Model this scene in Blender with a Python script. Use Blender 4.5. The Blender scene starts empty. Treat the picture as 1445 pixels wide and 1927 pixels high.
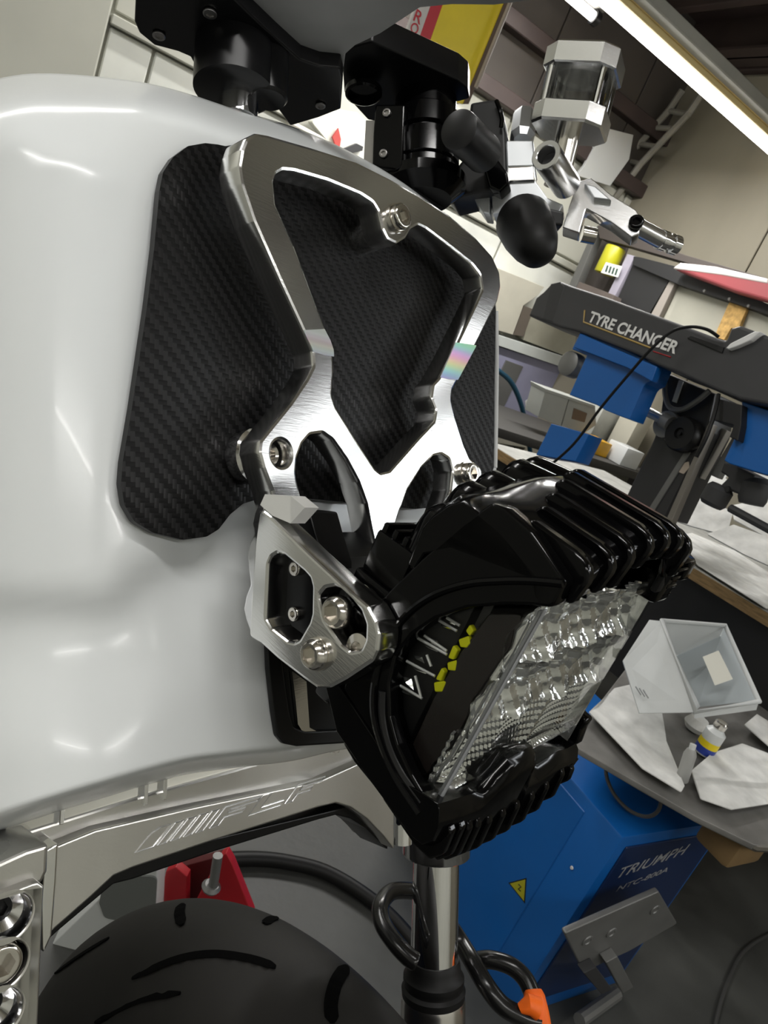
import bpy, bmesh, math, random
from mathutils import Vector as V, Matrix, geometry
from math import sin, cos, pi, radians, sqrt, atan2, tan
S = bpy.context.scene
random.seed(7)
# ------------------------------------------------------------------ camera
FPX = 1338.0
PIT, ROL = radians(17), radians(23.4)
CAM = V((0, 0, 1.3))
cF = V((0, cos(PIT), -sin(PIT)))
_R0, _U0 = V((1, 0, 0)), V((0, sin(PIT), cos(PIT)))
cR = cos(ROL)*_R0 + sin(ROL)*_U0
cU = -sin(ROL)*_R0 + cos(ROL)*_U0
cam = bpy.data.objects.new('camera', bpy.data.cameras.new('camera'))
S.collection.objects.link(cam)
cam.matrix_world = Matrix(((cR.x, cU.x, -cF.x, CAM.x), (cR.y, cU.y, -cF.y, CAM.y), (cR.z, cU.z, -cF.z, CAM.z), (0, 0, 0, 1)))
cam.data.sensor_fit = 'VERTICAL'
cam.data.sensor_height = 36
cam.data.lens = 36*FPX/1927
cam.data.clip_start = .02
cam.data.dof.use_dof = True
cam.data.dof.focus_distance = .40
cam.data.dof.aperture_fstop = (cam.data.lens/1000)/.0007
S.camera = cam
# ------------------------------------------------------------------ colour management, world
vs = S.view_settings
S.display_settings.display_device = 'sRGB'
vs.view_transform = 'Standard'; vs.look = 'None'; vs.gamma = 1; vs.use_curve_mapping = False
vs.exposure = 0.0
w = bpy.data.worlds.new('world'); S.world = w; w.use_nodes = True
w.node_tree.nodes['Background'].inputs[0].default_value = (.75, .8, .85, 1)
w.node_tree.nodes['Background'].inputs[1].default_value = .3
# room axes: the room is turned 54 degrees to the camera's heading
D1 = V((sin(radians(54)), cos(radians(54)), 0))      # to the right and away
D2 = V((-D1.y, D1.x, 0))                             # to the left and away
Z = V((0, 0, 1))
def RM(a, b, z): return D1*a + D2*b + Z*z
def area(name, a, b, z, la, lb, power, col=(1, .985, .96)):
    l = bpy.data.lights.new(name, 'AREA'); l.shape = 'RECTANGLE'; l.size = la; l.size_y = lb
    l.energy = power; l.color = col
    o = bpy.data.objects.new(name, l); S.collection.objects.link(o)
    x, y, zz = D1, -D2, -Z
    # area lights shine along their local -Z
    o.matrix_world = Matrix(((D1.x, D2.x, 0, 0), (D1.y, D2.y, 0, 0), (0, 0, 1, 0), (0, 0, 0, 1)))
    o.location = RM(a, b, z)
    return o
# the workshop's ceiling lamps (the tubes themselves are built further down)
LAMPS = [  # along D1, along D2, height, half length
    (2.05, 2.42, 2.45, 1.02), (1.25, 2.93, 2.62, .85),
    (-.7, -.2, 2.75, .9), (-.9, 1.7, 2.75, .8), (-.3, -1.9, 2.75, .9), (2.0, -1.9, 2.75, .9)]
for i, (a, b, z, h) in enumerate(LAMPS):
    if i > 1:
        area('tube_lamp_light', a, b, z-.03, h*2, .05, 18)
area('tube_lamp_light', LAMPS[0][0]-.15, LAMPS[0][1]-.02, LAMPS[0][2]-.03, 1.5, .05, 36)
area('tube_lamp_light', LAMPS[1][0], LAMPS[1][1], LAMPS[1][2]-.03, 1.6, .05, 14)
# ------------------------------------------------------------------ pixel helpers (photo frame 1445 x 1927)
def ray(x, y): return cF + (x-722.5)/FPX*cR - (y-963.5)/FPX*cU
def P(x, y, d): return CAM + d*ray(x, y)
def onp(x, y, p0, n):
    v = ray(x, y); return CAM + v*((p0-CAM).dot(n)/v.dot(n))
def atz(x, y, z):
    v = ray(x, y); return CAM + v*((z-1.3)/v.z)
class Fr:
    """a flat frame standing in the scene: origin, in-plane axes x, y and normal n"""
    def __init__(s, o, x, n):
        s.o = V(o); s.n = V(n).normalized(); s.x = (V(x) - s.n*V(x).dot(s.n)).normalized(); s.y = s.n.cross(s.x)
    def uv(s, px, off=0):
        q = onp(px[0], px[1], s.o+s.n*off, s.n)-s.o
        return (q.dot(s.x), q.dot(s.y))
    def w(s, u, v, h=0): return s.o+s.x*u+s.y*v+s.n*h
    def pt(s, px, off=0): return onp(px[0], px[1], s.o+s.n*off, s.n)
    def up(s, off): return Fr(s.o+s.n*off, s.x, s.n)
    def mat(s):
        m = Matrix.Identity(4)
        for i in range(3): m[i][0] = s.x[i]; m[i][1] = s.y[i]; m[i][2] = s.n[i]; m[i][3] = s.o[i]
        return m
def c_(pts, ox, oy, sc): return [(ox+x/sc, oy+y/sc) for x, y in pts]
# ------------------------------------------------------------------ object helpers
def thing(name, label, cat, loc, group=None):
    o = bpy.data.objects.new(name, None); S.collection.objects.link(o)
    o.location = loc; o.empty_display_size = .05
    o['label'] = label; o['category'] = cat
    if group: o['group'] = group
    return o
def root_loc(p):
    v = V((0, 0, 0))
    while p: v += p.location; p = p.parent
    return v
def link(name, me, mat, parent=None, label=None, smooth=35):
    for m in (mat if isinstance(mat, (list, tuple)) else [mat]): me.materials.append(m)
    off = root_loc(parent)
    if off.length: me.transform(Matrix.Translation(-off))
    if smooth is not None:
        me.shade_smooth(); me.set_sharp_from_angle(angle=radians(smooth))
    o = bpy.data.objects.new(name, me); S.collection.objects.link(o)
    if parent: o.parent = parent
    if label: o['label'] = label
    return o
def part(name, bm, mat, parent=None, label=None, smooth=35):
    me = bpy.data.meshes.new(name)
    bmesh.ops.recalc_face_normals(bm, faces=bm.faces)
    bm.to_mesh(me); bm.free()
    return link(name, me, mat, parent, label, smooth)
def solo(o, label, cat, group=None):
    """a top-level thing that is one mesh: its origin goes to its base"""
    me = o.data
    c = V((0, 0, 0)); zs = [v.co.z for v in me.vertices]
    for v in me.vertices: c += v.co
    c /= len(me.vertices); c.z = min(zs)
    me.transform(Matrix.Translation(-c)); o.location = c
    o['label'] = label; o['category'] = cat
    if group: o['group'] = group
    return o
def struct(o): o['kind'] = 'structure'; return o
def BM(): return bmesh.new()
def face(bm, vs):
    try: return bm.faces.new(vs)
    except ValueError: return None
def fillet(pts, r, seg=4):
    n = len(pts); out = []
    for i in range(n):
        p = V(pts[i][:2]); a = V(pts[i-1][:2])-p; b = V(pts[(i+1) % n][:2])-p
        rr = r[i] if isinstance(r, (list, tuple)) else r
        la, lb = a.length, b.length
        if rr <= 0 or la < 1e-9 or lb < 1e-9: out.append(tuple(p)); continue
        ang = a.angle(b)
        if ang > pi-.06: out.append(tuple(p)); continue
        t = min(rr/tan(ang/2), la*.49, lb*.49)
        p1 = p+a/la*t; p2 = p+b/lb*t
        for k in range(seg+1):
            s = k/seg
            q = p1*(1-s)**2+p*2*s*(1-s)+p2*s*s
            out.append((q.x, q.y))
    return out
def slab_mesh(polys, t, bev, seg=2):
    """flat piece with holes: 2D outlines -> mesh, front face at 0, back at -t, edges bevelled"""
    cu = bpy.data.curves.new('c', 'CURVE'); cu.dimensions = '2D'; cu.fill_mode = 'BOTH'
    for pl in polys:
        sp = cu.splines.new('POLY'); sp.points.add(len(pl)-1)
        for i, q in enumerate(pl): sp.points[i].co = (q[0], q[1], 0, 1)
        sp.use_cyclic_u = True
    cu.extrude = max(t/2-bev, 1e-5); cu.bevel_depth = bev; cu.bevel_resolution = seg; cu.offset = -bev
    o = bpy.data.objects.new('c', cu); S.collection.objects.link(o)
    dg = bpy.context.evaluated_depsgraph_get()
    me = bpy.data.meshes.new_from_object(o.evaluated_get(dg))
    bpy.data.objects.remove(o); bpy.data.curves.remove(cu)
    me.materials.clear()
    me.transform(Matrix.Translation((0, 0, -t/2)))
    return me
def slab(name, fr, outer, holes, t, bev, mat, parent=None, r=0, off=0, label=None, hr=None, px=True, seg=2, smooth=25):
    g = (lambda l: [fr.uv(q, off) for q in l]) if px else (lambda l: [tuple(q) for q in l])
    polys = [fillet(g(outer), r)]+[fillet(g(h), r if hr is None else hr) for h in holes]
    me = slab_mesh(polys, t, bev, seg)
    bm = BM(); bm.from_mesh(me); bmesh.ops.remove_doubles(bm, verts=bm.verts, dist=1e-6); bm.to_mesh(me); bm.free()
    me.name = name
    me.transform(fr.up(off).mat())
    o = link(name, me, mat, parent, label, smooth)
    flat(o.data, fr.n)
    return o
def flat(me, n):
    for p in me.polygons:
        if abs(p.normal.dot(n)) > .9995: p.use_smooth = False
def add_box(bm, fr, u, v, h, bev=0, seg=2):
    """box in a frame: u, v, h are (min, max)"""
    vs = [bm.verts.new(fr.w(a, b, c)) for c in h for b in v for a in u]
    q = [(0, 2, 3, 1), (4, 5, 7, 6), (0, 1, 5, 4), (2, 6, 7, 3), (0, 4, 6, 2), (1, 3, 7, 5)]
    fs = [bm.faces.new([vs[i] for i in k]) for k in q]
    if bev > 0:
        es = list({e for f in fs for e in f.edges})
        bmesh.ops.bevel(bm, geom=es, offset=bev, segments=seg, profile=.5, affect='EDGES')
def axes(n):
    n = n.normalized(); a = V((0, 0, 1)) if abs(n.z) < .9 else V((1, 0, 0))
    x = a.cross(n).normalized(); return x, n.cross(x)
def add_lathe(bm, p, ax, prof, n=32, cap=True, x=None):
    """profile [(radius, height)] turned about an axis"""
    ax = ax.normalized()
    if x is None: x, y = axes(ax)
    else: x = (x-ax*x.dot(ax)).normalized(); y = ax.cross(x)
    rings = []
    for r, h in prof:
        rings.append([bm.verts.new(p+ax*h+(x*cos(2*pi*i/n)+y*sin(2*pi*i/n))*max(r, 1e-6)) for i in range(n)])
    for a, b in zip(rings, rings[1:]):
        for i in range(n): face(bm, (a[i], a[(i+1) % n], b[(i+1) % n], b[i]))
    if cap: face(bm, rings[0][::-1]); face(bm, rings[-1])
def catmull(pts, k=6, closed=False):
    pts = [V(p) for p in pts]; n = len(pts); out = []
    rng = range(n if closed else n-1)
    for i in rng:
        g = lambda j: pts[j % n] if closed else pts[min(max(j, 0), n-1)]
        a, b, c, d = g(i-1), g(i), g(i+1), g(i+2)
        for s in range(k):
            t = s/k
            out.append(.5*((2*b)+(c-a)*t+(2*a-5*b+4*c-d)*t*t+(3*b-a-3*c+d)*t**3))
    if not closed: out.append(pts[-1])
    return out
def add_tube(bm, pts, r, n=10, closed=False, caps=True):
    pts = [V(p) for p in pts]; N = len(pts); rings = []
    rr = r if isinstance(r, (list, tuple)) else [r]*N
    t0 = (pts[1]-pts[0]).normalized(); x, y = axes(t0)
    for i, p in enumerate(pts):
        if closed: t = (pts[(i+1) % N]-pts[i-1]).normalized()
        else: t = (pts[min(i+1, N-1)]-pts[max(i-1, 0)]).normalized()
        x = (x-t*x.dot(t)).normalized(); y = t.cross(x)
        rings.append([bm.verts.new(p+(x*cos(2*pi*k/n)+y*sin(2*pi*k/n))*rr[i]) for k in range(n)])
    seq = list(zip(rings, rings[1:]))+([(rings[-1], rings[0])] if closed else [])
    for a, b in seq:
        for k in range(n): face(bm, (a[k], a[(k+1) % n], b[(k+1) % n], b[k]))
    if not closed and caps: face(bm, rings[0][::-1]); face(bm, rings[-1])
def add_loft(bm, rings, closed=True, caps=True):
    """rings of equal length 3D points joined in order"""
    vv = [[bm.verts.new(p) for p in r] for r in rings]; m = len(vv[0])
    for a, b in zip(vv, vv[1:]):
        for k in range(m if closed else m-1): face(bm, (a[k], a[(k+1) % m], b[(k+1) % m], b[k]))
    if caps and closed: face(bm, vv[0][::-1]); face(bm, vv[-1])
def add_poly_prism(bm, pts, d):
    """3D polygon pushed along a vector"""
    a = [bm.verts.new(p) for p in pts]; b = [bm.verts.new(V(p)+d) for p in pts]; m = len(a)
    face(bm, a[::-1]); face(bm, b)
    for k in range(m): face(bm, (a[k], a[(k+1) % m], b[(k+1) % m], b[k]))
def bolt(name, p, ax, R, h, mat, parent, dome=.0, sock=.56, depth=.6, washer=0, label=None):
    """hex-socket screw head: base at p, pointing along ax"""
    ax = ax.normalized(); x, y = axes(ax); n = 24; bm = BM()
    pr = ([(R*washer, 0), (R*washer, h*.18), (R*1.02, h*.18)] if washer else [])
    pr += [(R*.97, h*.18 if washer else 0), (R, h*.25), (R, h*(.8-dome*.6)), (R*.94, h*(.93-dome*.35)), (R*.84, h*(1-dome*.15)), (R*.72, h)]
    rings = [[bm.verts.new(p+ax*k+(x*cos(2*pi*i/n)+y*sin(2*pi*i/n))*r) for i in range(n)] for r, k in pr]
    def hexr(i):
        a = 2*pi*i/n; m = (a % (pi/3))-pi/6
        return R*sock*cos(pi/6)/cos(m)
    for k in (h*.99, h*(1-depth)):
        rings.append([bm.verts.new(p+ax*k+(x*cos(2*pi*i/n)+y*sin(2*pi*i/n))*hexr(i)) for i in range(n)])
    for a, b in zip(rings, rings[1:]):
        for i in range(n): face(bm, (a[i], a[(i+1) % n], b[(i+1) % n], b[i]))
    face(bm, rings[0][::-1]); face(bm, rings[-1])
    return part(name, bm, mat, parent, label, 40)
def text_mesh(txt, extr=.0004, bold=0):
    cu = bpy.data.curves.new('t', 'FONT'); cu.body = txt; cu.size = 1; cu.extrude = 0; cu.offset = bold
    o = bpy.data.objects.new('t', cu); S.collection.objects.link(o)
    dg = bpy.context.evaluated_depsgraph_get()
    me = bpy.data.meshes.new_from_object(o.evaluated_get(dg))
    bpy.data.objects.remove(o); bpy.data.curves.remove(cu); me.materials.clear()
    return me
def lettering(name, txt, fr, p0, p1, height, mat, parent, shear=0, bold=.02, h=.0006, label=None):
    """raised letters in a frame, running from uv p0 to uv p1 with the given letter height"""
    me = text_mesh(txt, bold=bold)
    xs = [v.co.x for v in me.vertices]; ys = [v.co.y for v in me.vertices]
    x0, x1, y0, y1 = min(xs), max(xs), min(ys), max(ys)
    a, b = V(p0), V(p1); d = b-a; L_ = d.length; d /= L_; e = V((-d.y, d.x))
    for v in me.vertices:
        s = (v.co.x-x0)/(x1-x0)*L_; t = (v.co.y-y0)/(y1-y0)*height
        q = a+d*(s+t*shear)+e*t
        v.co = fr.w(q.x, q.y, h)
    return link(name, me, mat, parent, label, None)
# ------------------------------------------------------------------ materials
MATS = {}
def mat(name, col=(.5, .5, .5), rough=.5, metal=0, bump=None, var=0, vscale=8, spec=None, coat=0, emit=0, alpha=None, rvar=0, aniso=None, ior=None):
    if name in MATS: return MATS[name]
    m = bpy.data.materials.new(name); m.use_nodes = True; MATS[name] = m
    nt = m.node_tree; N, Lk = nt.nodes, nt.links; b = N['Principled BSDF']
    c = tuple(col)+(1,)
    b.inputs['Base Color'].default_value = c; b.inputs['Roughness'].default_value = rough; b.inputs['Metallic'].default_value = metal
    if spec is not None: b.inputs['Specular IOR Level'].default_value = spec
    if coat: b.inputs['Coat Weight'].default_value = coat; b.inputs['Coat Roughness'].default_value = .04
    if emit: b.inputs['Emission Color'].default_value = c; b.inputs['Emission Strength'].default_value = emit
    tc = N.new('ShaderNodeTexCoord')
    if var or rvar:
        mp = N.new('ShaderNodeMapping'); Lk.new(tc.outputs['Object'], mp.inputs[0])
        if aniso: mp.inputs['Scale'].default_value = aniso
        nz = N.new('ShaderNodeTexNoise'); nz.inputs['Scale'].default_value = vscale; nz.inputs['Detail'].default_value = 6
        Lk.new(mp.outputs[0], nz.inputs['Vector'])
        if var:
            rp = N.new('ShaderNodeValToRGB'); Lk.new(nz.outputs['Fac'], rp.inputs[0])
            rp.color_ramp.elements[0].position = .3; rp.color_ramp.elements[1].position = .7
            rp.color_ramp.elements[0].color = tuple(max(0, k*(1-var)) for k in col)+(1,)
            rp.color_ramp.elements[1].color = tuple(min(1, k*(1+var)) for k in col)+(1,)
            Lk.new(rp.outputs[0], b.inputs['Base Color'])
        if rvar:
            mr = N.new('ShaderNodeMapRange'); mr.inputs[3].default_value = max(.02, rough-rvar); mr.inputs[4].default_value = rough+rvar
            Lk.new(nz.outputs['Fac'], mr.inputs[0]); Lk.new(mr.outputs[0], b.inputs['Roughness'])
    if bump:
        sc, st, dist = bump[:3]
        n2 = N.new('ShaderNodeTexNoise'); n2.inputs['Scale'].default_value = sc; n2.inputs['Detail'].default_value = 4
        mp2 = N.new('ShaderNodeMapping'); Lk.new(tc.outputs['Object'], mp2.inputs[0]); Lk.new(mp2.outputs[0], n2.inputs['Vector'])
        if len(bump) > 3: mp2.inputs['Scale'].default_value = bump[3]
        bp = N.new('ShaderNodeBump'); bp.inputs['Strength'].default_value = st; bp.inputs['Distance'].default_value = dist
        Lk.new(n2.outputs['Fac'], bp.inputs['Height']); Lk.new(bp.outputs[0], b.inputs['Normal'])
    return m
def clear(name, tint=(1, 1, 1), rough=.02, ior=1.45, strength=1.0, haze=0):
    """thin clear plastic or glass: see-through with a fresnel sheen"""
    if name in MATS: return MATS[name]
    m = bpy.data.materials.new(name); m.use_nodes = True; MATS[name] = m
    nt = m.node_tree; N, Lk = nt.nodes, nt.links; N.remove(N['Principled BSDF']); out = N['Material Output']
    t = N.new('ShaderNodeBsdfTransparent'); t.inputs[0].default_value = tuple(tint)+(1,)
    g = N.new('ShaderNodeBsdfGlossy'); g.inputs['Roughness'].default_value = rough
    fz = N.new('ShaderNodeFresnel'); fz.inputs[0].default_value = ior
    mx = N.new('ShaderNodeMixShader'); Lk.new(fz.outputs[0], mx.inputs[0]); Lk.new(t.outputs[0], mx.inputs[1]); Lk.new(g.outputs[0], mx.inputs[2])
    src = mx
    if haze:
        d = N.new('ShaderNodeBsdfDiffuse'); d.inputs[0].default_value = (.85, .88, .9, 1)
        m2 = N.new('ShaderNodeMixShader'); m2.inputs[0].default_value = haze
        Lk.new(mx.outputs[0], m2.inputs[1]); Lk.new(d.outputs[0], m2.inputs[2]); src = m2
    Lk.new(src.outputs[0], out.inputs['Surface'])
    return m
ALU = mat('machined_aluminium', (.78, .78, .77), .17, 1, bump=(90, .05, .0006, (1, 1, 14)), var=.06, vscale=14, rvar=.05)
POL = mat('polished_aluminium', (.85, .85, .86), .10, 1, var=.04, vscale=20)
SST = mat('stainless_steel', (.72, .69, .64), .16, 1, bump=(300, .1, .0004))
CHR = mat('chrome', (.88, .88, .89), .04, 1)
BLKM = mat('black_anodised', (.003, .003, .0035), .3, 0, spec=.3)
BLKG = mat('gloss_black', (.0015, .0015, .0017), .12, 0, spec=.2, bump=(120, .05, .0004))
BLKR = mat('black_rubber', (.005, .005, .005), .5, spec=.3)
BLKP = mat('black_plastic', (.008, .008, .0085), .4, spec=.35)
WHT = mat('white_gloss_paint', (.75, .775, .78), .22, 0, coat=.08, var=.02, vscale=6)
# ================================================================== ROOM
CON = mat('concrete', (.056, .057, .053), .55, 0, bump=(30, .25, .004), var=.45, vscale=3.5, rvar=.15)
BEI = mat('beige_wall_board', (.235, .215, .165), .75, 0, var=.16, vscale=1.8, bump=(60, .1, .002), aniso=(1, 1, .35))
BEI2 = mat('pale_grey_wall_board', (.48, .48, .42), .7, 0, var=.07, vscale=2.2)
WPAN = mat('white_wall_cladding', (.66, .67, .62), .6, 0, var=.08, vscale=5)
ROOF = mat('dim_roof_sheet', (.055, .047, .040), .8, 0, var=.3, vscale=1.5)
STEEL = mat('brown_painted_steel', (.042, .028, .025), .6, 0, var=.2, vscale=6)
GALV = mat('galvanised_steel', (.34, .33, .30), .5, .3, var=.2, vscale=12)
DRK = mat('dark_grey', (.035, .035, .037), .6)
A0, A1, B0, B1, CH = -1.9, 3.12, -3.0, 3.3, 3.2
fR = Fr(RM(0, 0, 0), D1, Z)                       # floor frame: u along D1, v along D2
def rbox(bm, a, b, z, bev=0, seg=2): add_box(bm, fR, a, b, z, bev, seg)
bm = BM(); rbox(bm, (A0-.1, A1+.1), (B0-.1, B1+.1), (-.1, 0)); struct(part('floor', bm, CON))
bm = BM(); rbox(bm, (A0-.1, A1+.1), (B0-.1, B1+.1), (CH, CH+.1)); struct(part('ceiling', bm, mat('ceiling_sheet', (.48, .44, .35), .8, var=.25, vscale=1.5)))
bm = BM(); rbox(bm, (A0-.1, A1+.1), (B1, B1+.1), (0, CH)); wl = struct(part('wall_left', bm, BEI2))
bm = BM(); rbox(bm, (A1, A1+.1), (B0, B1), (0, CH)); wr = struct(part('wall_right', bm, BEI))
bm = BM(); rbox(bm, (A0-.1, A0), (B0, B1), (0, CH)); struct(part('wall_behind', bm, BEI2))
bm = BM(); rbox(bm, (A0, A1), (B0-.1, B0), (0, CH)); struct(part('wall_near', bm, BEI2))
# board panels of the right-hand wall with open joints
fwr = Fr(RM(A1, 0, 0), -D2, -D1)                  # u runs away from the corner, v up
u_c = -B1
for i in range(6):
    u0 = u_c+.02+i*.92
    bm = BM(); add_box(bm, fwr, (u0, u0+.912), (.02, 2.86), (0, .014), .003, 1)
    part('panel', bm, BEI, wr)
# boards of the left-hand wall
fwl = Fr(RM(0, B1, 0), D1, -D2)                   # u along D1, v up
u200 = fwl.uv((198, 70))[0]
for i in range(2):
    bm = BM(); add_box(bm, fwl, (u200-1.22*(i+1), u200-1.22*i-.008), (.02, 3.15), (0, .05), .006, 1)
    part('panel', bm, BEI2, wl)
vt = fwl.uv((290, 92))[1]; ut = fwl.uv((290, 92))[0]
du = (ut-u200)
k = 0
for j in range(4):
    for i in range(5):
        v1 = vt-.62*j
        u0 = u200+du*.0+(ut-u200 if i else 0)+(i-1 if i else 0)*.62
        wd = (ut-u200) if i == 0 else .62
        bm = BM(); add_box(bm, fwl, (u0+.006, u0+wd-.006), (v1-.61, v1-.006), (0, .02), .005, 1)
        part('panel', bm, WPAN, wl)
bm = BM(); add_box(bm, fwl, (u200, u200+3), (vt, vt+.035), (0, .05), .004, 1); struct(part('trim_1', bm, BEI2))
for i in range(4):
    u0 = u200+i*.9
    bm = BM(); add_box(bm, fwl, (u0+.006, u0+.89), (vt+.05, 2.22), (0, .018), .005, 1)
    part('panel', bm, BEI2, wl)
for i in range(6):
    u0 = u200+i*.62
    bm = BM(); add_box(bm, fwl, (u0+.004, u0+.616), (2.24, 3.18), (0, .02), .004, 1)
    part('roof_sheet', bm, ROOF, wl)
for i, v0 in enumerate((2.22, 2.5, 2.85)):
    bm = BM(); add_box(bm, fwl, (u200, A1), (v0, v0+.07), (.02, .09), .004, 1); struct(part('trim_%d' % (12+i), bm, STEEL))
# unseen glowing panes added on the right-hand wall for a bright band on the bracket
GLOW = mat('glow_pane', (.93, .97, 1), .5, emit=13.0)
wn = Fr(RM(A1-.03, 0, 0), -D2, -D1)
bm = BM()
for (u, v) in (((-.12, 2.16), (2.19, 2.25)), ((-.12, 2.16), (2.40, 2.46))): add_box(bm, wn, u, v, (-.01, .03), .004, 1)
for k in range(5): add_box(bm, wn, (-.12+k*.555, -.06+k*.555), (2.25, 2.40), (-.01, .03), .004, 1)
pane_row = struct(part('added_glow_1', bm, GALV))
for k in range(4):
    bm = BM(); add_box(bm, wn, (-.06+k*.555, .435+k*.555), (2.25, 2.40), (.0, .008)); part('pane', bm, GLOW, pane_row)
GLOW2 = mat('glow_pane_dim', (.93, .95, .97), .5, emit=4.0)  # second unseen row of glowing panes, added to brighten the bracket's reflections
bm = BM()
for (u, v) in (((-.42, 2.16), (2.66, 2.71)), ((-.42, 2.16), (3.03, 3.09))): add_box(bm, wn, u, v, (-.01, .03), .004, 1)
for k in range(5): add_box(bm, wn, (-.42+k*.63, -.36+k*.63), (2.71, 3.03), (-.01, .03), .004, 1)
pane_row2 = struct(part('added_glow_2', bm, GALV))
for k in range(4):
    bm = BM(); add_box(bm, wn, (-.36+k*.63, .21+k*.63), (2.71, 3.03), (.0, .008)); part('pane', bm, GLOW2, pane_row2)
# steel beam and rails under the roof
def ibeam(bm, fr, u, v, h, wdt, hgt, t=.012):
    add_box(bm, fr, u, (v-wdt/2, v+wdt/2), (h, h+t)); add_box(bm, fr, u, (v-wdt/2, v+wdt/2), (h+hgt-t, h+hgt)); add_box(bm, fr, u, (v-t/2, v+t/2), (h, h+hgt))
fD2 = Fr(RM(0, 0, 0), D2, Z)
bm = BM(); ibeam(bm, fD2, (B0, B1), -3.0, .16, 2.86, .16) if False else ibeam(bm, fD2, (B0, B1), -2.98, .16, .16, .2)
for v in bm.verts: v.co.z += 2.72
struct(part('beam', bm, STEEL)).name = 'trim_2'
for i, b in enumerate((-1.5, -.2, 1.1, 1.9, 2.6)):
    bm = BM(); rbox(bm, (A0, A1), (b, b+.07), (3.05, CH), .004, 1); o = struct(part('trim_%d' % (3+i), bm, STEEL))
for i, a in enumerate((.6, 1.9, 2.7)):
    bm = BM(); rbox(bm, (a, a+.05), (B0, B1), (2.98, 3.05), .004, 1); struct(part('trim_%d' % (8+i), bm, STEEL))
bm = BM(); add_box(bm, fwr, (-B1, -.45), (2.87, 2.93), (0, .05), .004, 1); struct(part('trim_11', bm, STEEL))
# lamps: tube, end caps, reflector, channel
TUBE = mat('lit_tube', (1, .98, .95), .5, emit=9)
REFL = mat('cream_reflector', (.85, .68, .32), .5)
def tube_lamp(i, label, tray=False):
    a, b, z, h = LAMPS[i]
    t = thing('tube_lamp', label, 'lamp', RM(a, b, z), 'ceiling tube lamps' if i > 1 else None)
    bm = BM(); add_tube(bm, [RM(a-h, b, z), RM(a+h, b, z)], .02 if i else .02, 14); part('tube', bm, TUBE, t)
    for s in (-1, 1):
        bm = BM(); add_tube(bm, [RM(a+s*h, b, z), RM(a+s*(h+.03), b, z)], .03, 12); part('end_cap', bm, BLKP if i else GALV, t)
    bm = BM(); rbox(bm, (a-h-.04, a+h+.04), (b-.06, b+.02), (z+.032, z+.05), .003, 1); part('reflector', bm, REFL if tray else GALV, t)
    if tray:
        bm = BM(); rbox(bm, (a-h-.3, a+h+.1), (b-.12, b-.06), (z+.032, z+.075), .004, 1); part('cable_tray', bm, mat('grey_tray', (.42, .42, .38), .6, var=.1), t)
        bm = BM(); rbox(bm, (a-h-.04, a+h+.04), (b-.055, b-.035), (z+.01, z+.032), .003, 1); part('reflector_lip', bm, REFL, t)
    for s in (-.7, .7):
        bm = BM(); add_tube(bm, [RM(a+s*h, b, z+.05), RM(a+s*h, b, 3.16)], .005, 6); part('hanger', bm, GALV, t)
    return t
tube_lamp(0, 'long lit tube lamp with yellow reflector and grey tray running across the upper right corner', True)
tube_lamp(1, 'shorter lit tube lamp whose end shows above the silver fluid reservoir')
for i, wh in zip(range(2, len(LAMPS)), ('over the near side of the motorcycle', 'by the pale left wall', 'by the near wall', 'in the far near corner under the added glowing panes')): tube_lamp(i, 'lit tube lamp hanging behind the camera '+wh)
# ================================================================== MOTORCYCLE
AZ = radians(35.6)
L = V((sin(AZ), cos(AZ), 0)); Bx = V((cos(AZ), -sin(AZ), 0))     # the bike's left (far side), the bike's forward
RHO = radians(30)
nP = (cos(RHO)*Bx+sin(RHO)*Z).normalized(); uP = (cos(RHO)*Z-sin(RHO)*Bx).normalized()
pP = P(720, 650, .42)
fP = Fr(pP, L, nP)                                  # plane of the light bracket: u = L, v = up the rake
AZF = radians(42)
Lf = V((sin(AZF), cos(AZF), 0)); Bf = V((cos(AZF), -sin(AZF), 0))
nF = (cos(RHO)*Bf+sin(RHO)*Z).normalized(); uF = (cos(RHO)*Z-sin(RHO)*Bf).normalized()
pF = P(820, 1650, .60)                              # on the far fork leg's axis
fF = Fr(pF, Lf, nF)
WC = V((.1429, .330, .565))                         # wheel centre
AZW = radians(36)
Lw = V((sin(AZW), cos(AZW), 0)); Bw = V((cos(AZW), -sin(AZW), 0))
moto = thing('motorcycle', 'white motorcycle front end with machined aluminium light bracket and black front tyre', 'motorcycle', WC-Z*.3)
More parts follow.
